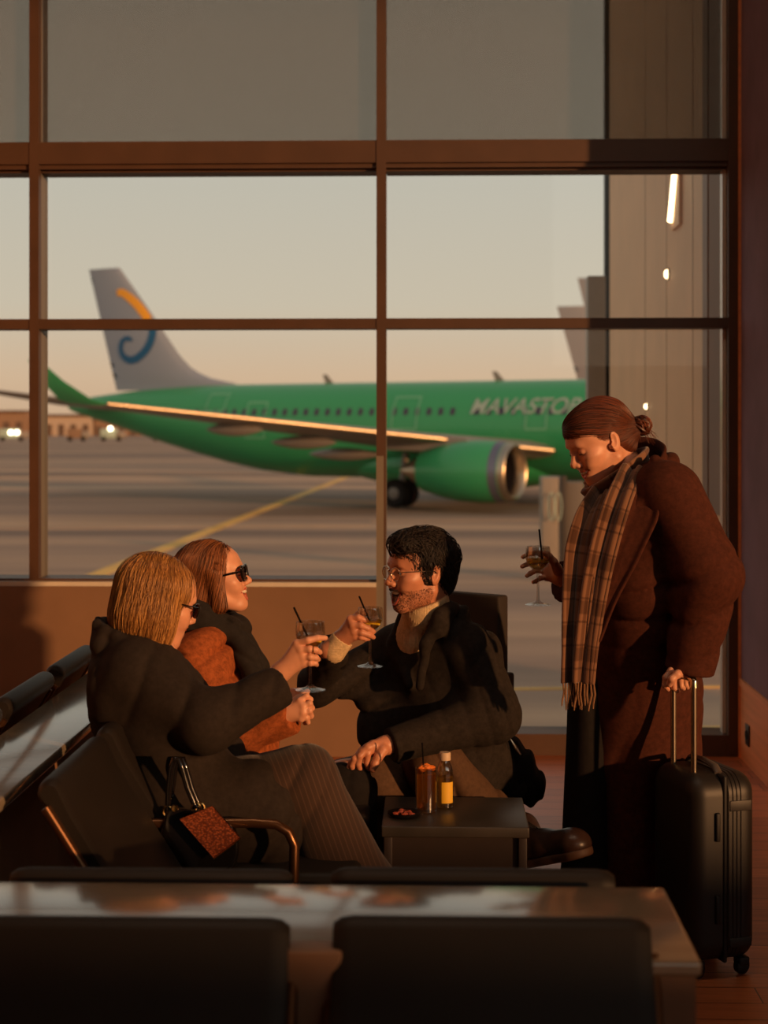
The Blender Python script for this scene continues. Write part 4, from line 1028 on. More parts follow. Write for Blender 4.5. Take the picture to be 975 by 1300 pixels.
def strands(name, S, M4, mat_, parent, seeds, dirf, n=24, step=.006, off=(.0005,.004), r=.0009, stop=None, jit=.12, seed=1, lift=None):
    rs = np.random.RandomState(seed); p = seeds.copy(); N = len(p); o = rs.uniform(*off, size=N)
    jd = rs.normal(size=(N, 3))*jit; path = []; alive = np.ones(N, bool); L = np.zeros(N, int)
    def grad(q):
        e = 1e-3; d0 = S.eval(q); g = np.stack([S.eval(q+np.eye(3)[i]*e)-d0 for i in range(3)], 1)/e; return d0, g/np.maximum(1e-6, np.linalg.norm(g, axis=1))[:, None]
    d0, g = grad(p); p = p-g*(d0-o)[:, None]
    path.append(p.copy())
    for i in range(n):
        d = dirf(p)+jd; d0, g = grad(p); d = d-g*(d*g).sum(1)[:, None]; d /= np.maximum(1e-6, np.linalg.norm(d, axis=1))[:, None]
        q = p+d*step; d0, g = grad(q); q = q-g*(d0-o)[:, None]
        if stop is not None: alive &= ~stop(q)
        p = np.where(alive[:, None], q, p); L += alive; path.append(p.copy())
    path = np.stack(path, 1)     # N,n+1,3
    keep = L > min(3, n-1); path = path[keep]; N = len(path); K = path.shape[1]; Lk = L[keep]
    t = np.gradient(path, axis=1); t /= np.maximum(1e-9, np.linalg.norm(t, axis=2))[..., None]
    up = np.array([.3, .5, .8]); u = np.cross(t, up); u /= np.maximum(1e-9, np.linalg.norm(u, axis=2))[..., None]; w = np.cross(t, u)
    ii = np.arange(K)[None, :]/np.maximum(1, Lk)[:, None]; rad = r*rs.uniform(.6, 1.3, size=(N, 1))*np.clip(1.1-ii**3, .15, 1)*np.clip(ii*8+.3, 0, 1)
    ring = [path+(u*math.cos(a)+w*math.sin(a))*rad[..., None] for a in (0, 2.094, 4.189)]
    V = np.stack(ring, 2).reshape(-1, 3)
    base = (np.arange(N)*K*3)[:, None, None]; ki = (np.arange(K-1)*3)[None, :, None]; Q = []
    for j in range(3):
        j2 = (j+1) % 3; Q.append(np.stack([base+ki+j+0*ki, base+ki+j2+0*ki, base+ki+3+j2, base+ki+3+j], -1).reshape(-1, 4))
    Q = np.concatenate(Q)
    # drop collapsed segments
    A_ = np.array(M4); V = V @ A_[:3, :3].T+A_[:3, 3]
    kk = (Q[:, 0] % (K*3))//3; si = Q[:, 0]//(K*3); Q = Q[kk < Lk[si]]
    return V, Q
def surf_seeds(S, lo, hi, N, cond, seed=3):
    rs = np.random.RandomState(seed); out = []
    while sum(len(o) for o in out) < N:
        p = rs.uniform(lo, hi, size=(6000, 3)); d = S.eval(p); p = p[np.abs(d) < .006]; p = p[cond(p)]; out.append(p)
    return np.concatenate(out)[:N]
# ------------------------------------------------------------------ hands from joint lists
def hand(wrist, fore, kn, fingers, thumb, sc=1.0, lo_=None):
    S = Sdf(); w = Vector(wrist); f0 = Vector(fore)
    S.cone(f0, w, .029*sc, .024*sc, k=.01)
    for i, q in enumerate(kn):
        S.cone(w, q, .019*sc, .0105*sc, k=.014)
    for i in range(3): S.cone(kn[i], kn[i+1], .0100*sc, k=.006)
    rr = [(.0098,.0088,.0080,.0068), (.0098,.0090,.0080,.0070), (.0094,.0086,.0078,.0066), (.0084,.0076,.0068,.0060)]
    for i, fg in enumerate(fingers):
        pts = [kn[i]]+list(fg)
        for j in range(len(pts)-1): S.cone(pts[j], pts[j+1], rr[i][j]*sc, rr[i][j+1]*sc, k=.0035)
    tp = list(thumb); tr = (.0165,.0115,.0100,.0085)
    for j in range(len(tp)-1): S.cone(tp[j], tp[j+1], tr[j]*sc, tr[j+1]*sc, k=.006)
    al = [w, f0]+list(kn)+[p for fg in fingers for p in fg]+tp
    lo, hi = pbox(al, .04); v, f = mesh_sdf(S, lo, hi, .0017); return relax(v, f, 1), f
def PX(d0):
    return lambda px, py, dd=0.: P(px, py, d0+dd)
def cloth(name, c, rough=.9, weave=0, amount=.10, sheen=.25, ws=900, bmp=.25):
    s = NT(name); v = s.coord('Object'); nz = s.n('ShaderNodeTexNoise', Scale=60.0, Detail=6.0, Roughness=.75); s.l(v, nz.inputs['Vector'])
    d = tuple(x*(1-amount*2) for x in c[:3])+(1,); u = tuple(min(1, x*(1+amount*2)) for x in c[:3])+(1,)
    s.l(s.ramp(nz.outputs['Fac'], [(.35, d), (.65, u)]), s.b.inputs['Base Color'])
    s.b.inputs['Roughness'].default_value = rough; s.b.inputs['Sheen Weight'].default_value = sheen; s.b.inputs['Sheen Roughness'].default_value = .5; s.b.inputs['Sheen Tint'].default_value = c
    s.b.inputs['Specular IOR Level'].default_value = .2
    n2 = s.n('ShaderNodeTexNoise', Scale=float(ws), Detail=3.0); s.l(v, n2.inputs['Vector']); s.bump(n2.outputs['Fac'], bmp, .0015); return s.m
WHO = 'ABCD'
# ------------------------------------------------------------------ people
def DV(x, y, z=0): return Vector((x*CA-y*SA, x*SA+y*CA, z))
def at_ear(px, py, d, side, R_, sc): return P(px, py, d)-R_ @ (Vector((-.006, side*.080, .004))*sc)
def glocal(R_): return np.array(R_.transposed() @ Vector((0,0,-1)))
def mk_person(loc, label): return thing('person', (loc.x, loc.y, 0), label, 'person')
def core(pts_r, k=.05, h=.012):
    S = Sdf(); al = []
    for (a, b, r1, r2) in pts_r: S.cone(a, b, r1, r2, k=k); al += [a, b]
    lo, hi = pbox(al, .2); v, f = mesh_sdf(S, lo, hi, h); return relax(v, f, 1), f
def tapeobj(pts, w, th, m, name, parent, up=None):
    """flat band following pts: w wide, th thick"""
    pts = [Vector(p) for p in pts]; mb = MB(); n = len(pts); vs = []
    for i in range(n):
        t = (pts[min(n-1, i+1)]-pts[max(0, i-1)]).normalized(); u = Vector(up[i] if isinstance(up, list) else up); u = (u-t*u.dot(t)).normalized(); v = t.cross(u)
        for (a, b) in ((-.5,-.5),(.5,-.5),(.5,.5),(-.5,.5)): vs.append(pts[i]+u*a*w+v*b*th)
    mb.add(vs, [(i*4+j, i*4+(j+1) % 4, i*4+4+(j+1) % 4, i*4+4+j) for i in range(n-1) for j in range(4)]+[(0,3,2,1), tuple((n-1)*4+j for j in range(4))])
    return mb.build(name, m, parent)
def glasses(parent, M4, kind):
    g = bpy.data.objects.new('glasses', None); COL.objects.link(g)
    mb0 = MB()
    def B(mb, nm, mt, par):
        mb.v = [tuple(M4 @ Vector(q)) for q in mb.v]; return mb.build(nm, mt, par)
    bpy.data.objects.remove(g)
    if kind == 'wire':
        fm, r, tm = M['wire'], .0013, .0012; shape = lambda a: (.0235*math.cos(a), .0195*math.sin(a))
        lens = M['lensclear']; fx = .106; hz = .010
    elif kind == 'wayfarer':
        fm, r, tm = M['acetate'], .0036, .0034; shape = lambda a: (.0295*math.copysign(abs(math.cos(a))**.6, math.cos(a)), .0230*math.copysign(abs(math.sin(a))**.65, math.sin(a))+.003*math.cos(a)*0)
        lens = M['lensdark']; fx = .108; hz = .012
    else:
        fm, r, tm = M['acetate'], .0024, .0022; shape = lambda a: (.0240*math.copysign(abs(math.cos(a))**.8, math.cos(a)), .0190*math.sin(a)); lens = M['lensdark']; fx = .107; hz = .012
    root = None; N = 32
    for s in (1, -1):
        pts = []
        for i in range(N):
            a = 2*PI*i/N; y, z = shape(a); pts.append((fx-.18*abs(y+.0)*0-.006*(y*s+.03)/.03*.5, s*.031+y, hz+z))
        mb = MB(); mb.tube(pts, r, 8, closed=True)
        if root is None: root = B(mb, 'glasses', fm, parent)
        else: B(mb, 'rim', fm, root)
        lm = MB(); c = (fx-.003, s*.031, hz); lm.add([c]+[(p[0], c[1]+(p[1]-c[1])*.97, c[2]+(p[2]-c[2])*.97) for p in pts], [(0, i+1, (i+1) % N+1) for i in range(N)]); B(lm, 'lens', lens, root)
        yo = s*(.031+shape(0)[0]); B(MB().tube([(fx-.008, yo, hz+.008), (fx-.014, yo+s*.012, hz+.009), (.05, s*.0755, hz+.008), (.0, s*.0795, hz+.006), (-.018, s*.078, hz-.008)], tm, 8, flat=1.0), 'temple', fm, root)
    B(MB().tube([(fx, .0085, hz+.004), (fx+.003, 0, hz+.0075), (fx, -.0085, hz+.004)], r*.9, 8), 'bridge', fm, root)
    return root
M['wire'] = mat('wire_silver', srgb(190,180,165), .25, 1.0); M['acetate'] = mat('black_acetate', srgb(16,12,12), .15, spec=.7)
M['lensclear'] = thin_glass('lens_clear', (.97,.96,.95,1), .06); M['lensdark'] = thin_glass('lens_brown', (.14,.05,.04,1), .10)
M['coatA'] = cloth('black_wool_coat', srgb(44,37,33)); M['coatB'] = cloth('rust_brown_wool', srgb(150,80,42), amount=.2, sheen=.4); M['scarfB'] = cloth('charcoal_knit', srgb(40,36,34), ws=500)
M['coatC'] = cloth('charcoal_herringbone', srgb(40,34,30), amount=.16); M['coatD'] = cloth('dark_brown_wool', srgb(74,38,27), amount=.14, sheen=.2)
M['cream'] = cloth('cream_knit', srgb(205,178,138), ws=300); M['blackcloth'] = cloth('black_trouser_cloth', srgb(28,24,23)); M['brownpants'] = cloth('brown_twill', srgb(84,62,46))
M['boot'] = mat('brown_black_leather_boot', srgb(64,43,34), .35, noise=.15, nscale=20, bump=.2, bscale=120); M['sole'] = mat('rubber_sole_brown', srgb(92,62,42), .6)
M['hairA'] = hair_mat('hair_blonde', srgb(226,166,92), srgb(104,60,28), .45); M['hairB'] = hair_mat('hair_light_brown', srgb(176,108,60), srgb(70,36,20), .5)
M['hairC'] = hair_mat('hair_dark', srgb(42,28,21), srgb(22,14,12), .6); M['hairD'] = hair_mat('hair_auburn', srgb(128,66,38), srgb(42,20,14), .45)
for _k, _c in (('A', srgb(110,66,34)), ('B', srgb(64,34,20)), ('C', srgb(20,13,11)), ('D', srgb(44,22,15))): M['root'+_k] = mat('hair_underlayer_'+_k, _c, .7, bump=.3, bscale=300)
M['ring'] = M['gold']
def pinstripe(name, c, c2, dirv, fr):
    s = NT(name); v = s.coord('Object'); dp = s.n('ShaderNodeVectorMath', _operation='DOT_PRODUCT'); dp.inputs[1].default_value = tuple(Vector(dirv).normalized()); s.l(v, dp.inputs[0])
    m_ = s.n('ShaderNodeMath', _operation='MULTIPLY'); m_.inputs[1].default_value = fr; s.l(dp.outputs['Value'], m_.inputs[0]); fr_ = s.n('ShaderNodeMath', _operation='FRACT'); s.l(m_.outputs[0], fr_.inputs[0])
    s.l(s.ramp(fr_.outputs[0], [(.0, c), (.72, c), (.80, c2), (.9, c2), (.98, c)]), s.b.inputs['Base Color']); s.b.inputs['Roughness'].default_value = .9; s.b.inputs['Specular IOR Level'].default_value = .2; s.b.inputs['Sheen Weight'].default_value = .2; return s.m
M['pinstripe'] = pinstripe('brown_pinstripe', srgb(62,46,38), srgb(82,61,50), DV(1, .2, .35), 75)
def plaid():
    s = NT('tan_plaid_wool'); v = s.coord('UV'); sx = s.n('ShaderNodeSeparateXYZ'); s.l(v, sx.inputs[0])
    def band(o, k, ph, lo, hi):
        a = s.n('ShaderNodeMath', _operation='MULTIPLY_ADD'); a.inputs[1].default_value = k; a.inputs[2].default_value = ph; s.l(o, a.inputs[0]); f = s.n('ShaderNodeMath', _operation='FRACT'); s.l(a.outputs[0], f.inputs[0])
        return s.ramp(f.outputs[0], [(0, (1,1,1)), (lo-.04, (1,1,1)), (lo, (.56,.52,.50)), (hi, (.56,.52,.50)), (hi+.04, (1,1,1))])
    def mul(a, b):
        m_ = s.n('ShaderNodeMix', _data_type='RGBA', _blend_type='MULTIPLY'); m_.inputs[0].default_value = 1; s.l(a, m_.inputs[6]); s.l(b, m_.inputs[7]); return m_.outputs[2]
    x = mul(band(sx.outputs[0], 2.0, .1, .3, .5), band(sx.outputs[1], 9.0, .0, .35, .6)); x = mul(x, band(sx.outputs[1], 18.0, .3, .84, .9))
    base = s.n('ShaderNodeRGB'); base.outputs[0].default_value = srgb(132,94,70); x = mul(x, base.outputs[0]); s.l(x, s.b.inputs['Base Color'])
    s.b.inputs['Roughness'].default_value = .95; s.b.inputs['Sheen Weight'].default_value = .4; s.b.inputs['Specular IOR Level'].default_value = .15
    nz = s.n('ShaderNodeTexNoise', Scale=700.0); s.l(s.coord('Object'), nz.inputs['Vector']); s.bump(nz.outputs['Fac'], .3, .0015); return s.m
M['plaid'] = plaid(); M['fringe'] = cloth('fringe_tan', srgb(140,104,76))
def ribbon_cloth(name, path, widths, side, th, m, parent, nu=14, wav=.006, curl=0, seed=1, uvlen=1.0):
    """cloth strip along path with soft lengthwise folds and thickness; UV = (across, along)"""
    pts = [Vector(p) for p in path]; fine = []; n = len(pts)
    for i in range(n-1):
        p0, p1, p2, p3 = pts[max(0, i-1)], pts[i], pts[i+1], pts[min(n-1, i+2)]
        for k in range(8):
            t = k/8; q = .5*((2*p1)+(p2-p0)*t+(2*p0-5*p1+4*p2-p3)*t*t+(3*p1-p0-3*p2+p3)*t**3)
            fine.append((q, widths[i]+(widths[i+1]-widths[i])*t, Vector(side[i]).lerp(Vector(side[i+1]), t)))
    fine.append((pts[-1], widths[-1], Vector(side[-1])))
    K = len(fine); rs = np.random.RandomState(seed); ph = rs.uniform(0, 6, 3); vs = []; uv = []; L = 0
    for i, (q, w, s_) in enumerate(fine):
        t = (fine[min(K-1, i+1)][0]-fine[max(0, i-1)][0]).normalized(); s_ = (s_-t*s_.dot(t)).normalized(); nn = t.cross(s_)
        if i: L += (q-fine[i-1][0]).length
        for j in range(nu):
            u = j/(nu-1)-.5; off = wav*(math.sin(u*11+ph[0]+i*.03)+.6*math.sin(u*23+ph[1]-i*.05))+curl*(u*u*4-.5)
            vs.append(q+s_*u*w+nn*off); uv.append((u+.5, L/uvlen))
    fs = [(i*nu+j, i*nu+j+1, (i+1)*nu+j+1, (i+1)*nu+j) for i in range(K-1) for j in range(nu-1)]
    me = bpy.data.meshes.new(name); me.from_pydata(vs, [], fs); me.update(); ul = me.uv_layers.new(name='UVMap')
    for lp in me.loops: ul.data[lp.index].uv = uv[lp.vertex_index]
    for p in me.polygons: p.use_smooth = True
    me.materials.append(m); o = link(name, me, parent); so_ = o.modifiers.new('thick', 'SOLIDIFY'); so_.thickness = th; so_.offset = 0
    sb = o.modifiers.new('sub', 'SUBSURF'); sb.levels = sb.render_levels = 1
    return o, fine
def shoe(parent, heel, toe, name='shoe', up=Vector((0,0,1)), sc=1.0, m=None, laces=False, shaft=None):
    heel, toe = Vector(heel), Vector(toe); d = (toe-heel).normalized(); L = (toe-heel).length; sd = d.cross(up).normalized(); u = sd.cross(d)
    def Q(a, b, c): return heel+d*a*L+sd*b+u*c
    S = Sdf(); S.cone(Q(.08,0,.045), Q(.35,0,.05), .040*sc, .040*sc, k=.02); S.cone(Q(.35,0,.045), Q(.80,0,.035), .040*sc, .040*sc, k=.02); S.ell(Q(.84,0,.038), (.045*sc,.045*sc,.034*sc), k=.02)
    S.cone(Q(.12,0,.06), Q(.12,0,.16) if shaft is None else shaft, .042*sc, .045*sc, k=.02); S.plane(Q(0,0,.012), -u, k=.004)
    lo, hi = pbox([Q(0,0,0), Q(1,0,0), Q(.1,0,.25), Q(.12,0,.16) if shaft is None else shaft], .08); o = bbox_build(S, name, m or M['boot'], parent, lo, hi, .004)
    S = Sdf(); S.cone(Q(.08,0,.012), Q(.4,0,.012), .042*sc, .036*sc, k=.02); S.cone(Q(.4,0,.012), Q(.82,0,.012), .036*sc, .046*sc, k=.02); S.plane(Q(0,0,.020), u, k=.003); S.plane(Q(0,0,-.006), -u, k=.003)
    lo, hi = pbox([Q(0,0,0), Q(1,0,0)], .08); bbox_build(S, 'sole', M['sole'], o, lo, hi, .004)
    if laces:
        for i in range(5):
            a = .30+.07*i; z = .098-.010*i
            MB().tube([Q(a,-.028,z-.012), Q(a+.01,0,z), Q(a,.028,z-.012)], .0022, 6).build('lace', M['blackcloth'], o)
        MB().tube([Q(.30,.0,.10), Q(.25,.02,.125), Q(.31,.035,.12), Q(.31,.01,.10)], .002, 6).build('lace_loop', M['blackcloth'], o)
    return o
t_, b0_, gh_ = TUMB; S = Sdf()      # fruit and peel piled on the rim of the tumbler
for (x, y, z, a, b, c) in ((-.012,-.008,.004,.013,.010,.009), (.006,-.012,.008,.015,.009,.008), (.017,.0,.004,.010,.012,.008), (-.002,.006,.010,.014,.012,.007), (-.020,.003,-.002,.008,.010,.006)): S.ell(b0_+Vector((x, y, gh_+z-.008)), (a,b,c), k=.003)
S.disp = lambda p: .0012*np.sin(p[:, 0]*520)*np.sin(p[:, 2]*610+p[:, 1]*300)
bbox_build(S, 'orange_peel', mat('orange_peel', srgb(240,128,48), .45, noise=.2, nscale=120), t_, b0_+Vector((-.04,-.04,gh_-.03)), b0_+Vector((.04,.04,gh_+.03)), .0016, 1)
# ================= woman in the black coat (nearest, left)
if 'A' in WHO:
    d = 4.22; Q = PX(d)
    A = mk_person(P(230, 1000, d), 'person with blond bob in black coat, seated nearest, raising a stemmed glass')
    R_ = frame((.90, .44), math.radians(-17), math.radians(0)); sc = .965; O = P(199, 768, d)
    hv, hf, M4 = head(A, 'head', O, R_, sc, None, open_=.1, brow=srgb(110,70,40), lids=1, neck=(R_.transposed() @ (Q(172,832)-O))/sc)
    H = PX(4.085)
    handv, handf = hand(H(357,853,.02), H(338,868,.03), [H(377,817), H(382,825,-.006), H(385,834,-.004), H(386,842,.002)],
        [[H(391,813,-.012), H(403,810,-.006), H(413,810,.006)], [H(393,824,-.014), H(401,825,-.004), H(406,828,.014)], [H(394,834,-.012), H(401,835,-.003), H(404,837,.014)], [H(394,842,-.006), H(400,842,.002), H(402,844,.014)]],
        [H(362,842,.03), H(374,832,.055), H(386,824,.07), H(396,820,.075)])
    hp = [P(240,1045,4.4), P(215,1040,4.3)]
    bv, bf = core([(Q(180,825), Q(205,930), .09, .10), (Q(205,930), Q(232,1010), .10, .12), (Q(180,840,-.12), Q(262,915,-.2), .04, .035), (Q(262,915,-.2), H(350,860,.02), .035, .022), (Q(180,840,.14), Q(250,920,.2), .04, .035), (Q(235,1015,-.05), Q(385,985,-.05), .07, .05), (Q(235,1015,.1), Q(375,990,.12), .07, .05), (Q(385,985,-.05), Q(440,1160,-.05), .05, .04), (Q(375,990,.12), Q(425,1165,.1), .05, .04)])
    join_parts('body', [(hv, hf), (handv, handf), (bv, bf)], M['skin'], A)
    # ring on the middle finger
    c = H(398,825,-.012); MB().tube([c+DV(0, math.cos(t)*.0098, math.sin(t)*.0098) for t in [i*2*PI/16 for i in range(16)]], .0014, 6, closed=True).build('finger_ring', M['gold'], A)
    glasses(A, M4, 'round')
    # coat
    S = Sdf(); side = DV(-.5, .86)
    S.ecap(Q(180,866), Q(195,905), (.19,.20), (.115,.14), side, k=.05)
    S.ecap(Q(195,905), Q(216,985), (.205,.20), (.145,.15), side, k=.06)
    S.cone(Q(172,846,-.10), Q(176,842,.14), .070, .070, k=.06)
    S.ell(Q(150,872,0), (.085,.16,.12), k=.06)
    S.ecap(Q(222,990), Q(262,1030), .21, .13, DV(0,1), k=.06)
    S.cone(Q(240,1020,-.08), Q(332,1032,-.09), .145, .115, k=.05); S.cone(Q(240,1030,.12), Q(330,1000,.13), .11, .08, k=.05)
    S.ecap(Q(300,1010,-.11), Q(345,1085,-.12), (.07,.06), (.13,.085), DV(0,1), k=.05)      # front flap hanging over the knee
    S.ecap(Q(262,1040,-.10), Q(285,1100,-.11), (.04,.03), (.16,.16), DV(0,1), k=.05)
    # near arm
    S.cone(Q(176,858,-.12), Q(262,917,-.20), .074, .074, k=.045); S.tcone(Q(262,917,-.20), Q(361,869,-.13), .074, .050, k=.03)
    S.cone(Q(176,838,.15), Q(255,925,.2), .075, .06, k=.05); S.cone(Q(255,925,.2), Q(320,985,.15), .06, .05, k=.04)
    # collar
    nk = Q(166,812)
    for i in range(14):
        t0, t1 = [PI*.0+2*PI*q/14 for q in (i, i+1)]
        g_ = lambda t: f_(t)+DV(.012*math.cos(t), .012*math.sin(t))+Vector((0,0,-.036))
        f_ = lambda t: nk+DV(.088*math.cos(t), .085*math.sin(t), .0)+Vector((0,0,.010-.030*math.cos(t)))
        S.cone(f_(t0), f_(t1), .020, .020, k=.012); S.cone(g_(t0), g_(t1), .022, .022, k=.02)
    S.cone(Q(185,820,-.085), Q(228,905,-.10), .022, .016, k=.02)
    f0 = folds(3, .008, (1,.2,-.5), 36, 1.0); f9 = folds(4, .004, (.6,.1,-.8), 80, 1.0); f1 = lambda p: f0(p)+f9(p); f2 = wob(9, 6, (8, 22))
    S.disp = lambda p: f1(p)
    lo, hi = pbox([Q(95,770,-.35), Q(410,1140,.35)], .03)
    bbox_build(S, 'coat', M['coatA'], A, lo, hi, .0062, 2)
    # pale inner scarf at the throat
    S = Sdf(); S.cone(Q(196,812,-.06), Q(216,846,-.085), .019, .012, k=.01); S.cone(Q(186,806,-.02), Q(196,812,-.06), .024, .019, k=.01); S.disp = lambda p: .0025*np.sin(p[:, 2]*300+p[:, 0]*160)
    bbox_build(S, 'neck_scarf', M['cream'], A, *pbox([Q(180,800), Q(220,850)], .14), .003)
    # trousers
    S = Sdf()
    for dd, kx, ky in ((-.07, 386, 986), (.09, 372, 992)):
        S.cone(Q(255,1015,dd), Q(kx,ky,dd), .10, .078, k=.04); S.ecap(Q(kx,ky,dd), Q(kx+66,1135,dd), (.075,.10), (.082,.11), DV(0,1), k=.04); S.ecap(Q(kx+66,1135,dd), Q(kx+72,1225,dd), (.10,.11), (.11,.13), DV(0,1), k=.03, cut=True)
    g1 = folds(8, .012, (.8,.3,-.45), 34, .8); S.disp = lambda p: g1(p)
    lo, hi = pbox([Q(220,930,-.25), Q(500,1240,.3)], .02); bbox_build(S, 'trousers', M['pinstripe'], A, lo, hi, .006, 1)
    for dd, xx in ((-.07, 455), (.09, 440)): hq = P(xx, 1245, d+dd); hq.z = .004; shoe(A, hq, hq+DV(.24, -.02), 'shoe', m=M['boot'])
    # hair: bob
    S = Sdf(); g = glocal(R_)
    S.ell((-.020,0,.046), (.106,.088,.092), k=.02); S.ell((-.036,0,-.030), (.082,.090,.090), k=.03); S.ell((.0,.054,-.055), (.045,.036,.085), k=.02); S.ell((.0,-.054,-.055), (.045,.036,.085), k=.02)
    S.ell((.115,0,-.045), (.080,.078,.118), k=.012, op='s'); S.ell((-.02,0,-.15), (.075,.055,.07), k=.02, op='s'); S.plane((0,0,-.128), (0.25,0,-1), k=.01)
    S0 = S; w_ = wob(4, 6, (20, 50)); lo, hi = (-.17,-.13,-.17), (.13,.13,.17)
    v, f = mesh_sdf(S, lo, hi, .0035); A_ = np.array(M4); v = v @ A_[:3, :3].T+A_[:3, 3]
    hb_ = np_mesh('hair', v, f, M['rootA'], A)
    sd = surf_seeds(S, (-.14,-.10,.02), (.08,.10,.15), 5200, lambda p: (p[:, 2] > .045))
    def dA(p): 
        d_ = np.tile(g+np.array([-.18,0,0]), (len(p), 1)); top = np.clip((p[:, 2]-.11)/.04, 0, 1)[:, None]; out = np.stack([-.5+0*p[:, 0], np.sign(p[:, 1]+.001), -.2+0*p[:, 0]], 1); return d_*(1-top)+out*top
    V, F_ = strands('s', S, M4, None, None, sd, dA, n=46, step=.0062, off=(.0, .0045), r=.0008, stop=lambda q: (q @ g) > .128, jit=.06)
    V2, F2 = strands('s', S, M4, None, None, sd[:500]*[1,1,1], dA, n=46, step=.0066, off=(.003, .009), r=.0007, stop=lambda q: (q @ g) > .134, jit=.12, seed=5)
    v = np.concatenate([V, V2]); np_mesh('hair_strands', v, np.concatenate([F_, F2+len(V)]), M['hairA'], hb_)
# ================= woman in the brown coat and sunglasses
if 'B' in WHO:
    d = 4.78; Q = PX(d)
    B_ = mk_person(P(290, 1000, d), 'person laughing in black sunglasses, rust brown coat and black scarf, seated')
    R_ = frame((.995, -.06), math.radians(11), 0); sc = .925; O = at_ear(264, 741, d-.08, -1, R_, sc)
    hv, hf, M4 = head(B_, 'head', O, R_, sc, None, open_=.85, brow=srgb(96,58,34), lids=1, neck=(-.05,0,-.16))
    H = PX(4.50)
    h1 = hand(H(366,905,.01), H(345,915,.01), [H(381,890,-.004), H(385,897,-.012), H(385,905,-.014), H(382,912,-.01)],
        [[H(389,884), H(394,888,.01), H(392,893,.02)], [H(393,893,-.012), H(396,899,.004), H(392,903,.014)], [H(393,902,-.014), H(395,909,.0), H(390,912,.012)], [H(389,911,-.01), H(391,917,.0), H(387,918,.012)]], [H(368,896,.01), H(378,888,.02), H(386,882,.03), H(390,878,.036)])
    h2 = hand(H(360,890,.12), H(340,900,.14), [H(374,884,.06), H(376,892,.05), H(376,900,.05), H(374,907,.05)],
        [[H(382,882,.05), H(388,884,.045), H(391,889,.045)], [H(384,891,.04), H(390,893,.035), H(392,898,.035)], [H(383,900,.04), H(389,902,.03), H(390,906,.03)], [H(381,907,.04), H(386,909,.035), H(387,912,.03)]], [H(364,884,.09), H(372,879,.08), H(379,878,.06), H(384,879,.05)])
    bc = core([(Q(262,820), Q(278,930), .085, .095), (Q(278,930), Q(292,1005), .095, .12), (Q(300,1005,-.05), Q(445,988,-.02), .06, .05), (Q(300,1005,.12), Q(440,990,.12), .06, .05), (Q(445,988,-.02), Q(448,1150,0), .045, .035), (Q(440,990,.12), Q(452,1150,.12), .045, .035), (Q(255,845,-.14), Q(298,928,-.2), .035, .03), (Q(298,928,-.2), H(352,910,.01), .03, .02)])
    join_parts('body', [(hv, hf), h1, h2, bc], M['skin'], B_)
    glasses(B_, M4, 'wayfarer')
    S = Sdf(); side = DV(0, 1)
    S.ecap(Q(258,835), Q(276,960), (.19,.19), (.125,.145), side, k=.05); S.cone(Q(255,826,-.12), Q(255,826,.14), .07, .07, k=.05); S.ecap(Q(276,960), Q(300,1010), .19, .14, side, k=.05)
    S.cone(Q(248,842,-.15), Q(300,926,-.21), .080, .074, k=.045); S.tcone(Q(300,926,-.21), Q(373,906,-.255), .074, .052, k=.03)
    S.cone(Q(262,838,.15), Q(310,925,.18), .07, .06, k=.04); S.tcone(Q(310,925,.18), Q(362,900,-.10), .06, .05, k=.03)
    S.ecap(Q(318,905,-.05), Q(332,945,-.03), .15, .05, side, k=.04)
    f1 = folds(13, .012, (.7,.1,-.5), 34, 1.0); S.disp = lambda p: f1(p)
    lo, hi = pbox([Q(195,780,-.4), Q(400,1050,.35)], .02); bbox_build(S, 'coat', M['coatB'], B_, lo, hi, .006, 2)
    # scarf: wound collar plus hanging end
    S = Sdf(); nk = Q(264,782)
    for (r_, z_, rr_, ty) in ((.078, .014, .030, .5), (.088, -.024, .032, .25)):
        for i in range(16):
            t0, t1 = 2*PI*i/16, 2*PI*(i+1)/16
            f_ = lambda t: nk+DV(r_*math.cos(t), r_*.95*math.sin(t))+Vector((0,0,z_-ty*.10*math.cos(t)))
            S.cone(f_(t0), f_(t1), rr_, rr_, k=.018)
    S.chain([Q(296,798,-.07), Q(312,830,-.09), Q(326,862,-.10), Q(336,900,-.08)], [.030,.034,.034,.03], k=.02)
    S.chain([Q(300,800,-.0), Q(324,850,-.0), Q(340,900,-.0)], [.04,.04,.04], k=.03)
    f2 = folds(21, .010, (.6,.1,.8), 46, 1.0); S.disp = lambda p: f2(p)
    lo, hi = pbox([Q(225,740,-.2), Q(370,930,.2)], .02); bbox_build(S, 'scarf', M['scarfB'], B_, lo, hi, .0045, 1)
    S = Sdf()
    for dd, kx, ky in ((-.05, 446, 1000), (.12, 442, 1000)):
        S.cone(Q(292,1018,dd), Q(kx,ky,dd), .105, .070, k=.04); S.ecap(Q(kx,ky,dd), Q(kx+8,1140,dd), (.07,.085), (.07,.085), DV(0,1), k=.04); S.ecap(Q(kx+8,1140,dd), Q(kx+8,1195,dd), (.085,.085), (.085,.085), DV(0,1), k=.03, cut=True)
    g1 = folds(18, .010, (.8,.3,-.45), 34, .8); S.disp = lambda p: g1(p)
    lo, hi = pbox([Q(240,930,-.25), Q(510,1230,.3)], .02); bbox_build(S, 'trousers', M['blackcloth'], B_, lo, hi, .007, 1)
    for dd in (-.05, .12): hq = P(436, 1200, d+dd); hq.z = .004; shoe(B_, hq, hq+DV(.24, -.02))
    S = Sdf(); g = glocal(R_)
    S.ell((-.020,0,.050), (.107,.083,.090), k=.02); S.ell((-.055,0,-.03), (.070,.080,.085), k=.03); S.cone((.020,-.070,.030), (.012,-.066,-.075), .020, .024, k=.02); S.cone((.020,.070,.030), (.012,.066,-.075), .020, .024, k=.02)
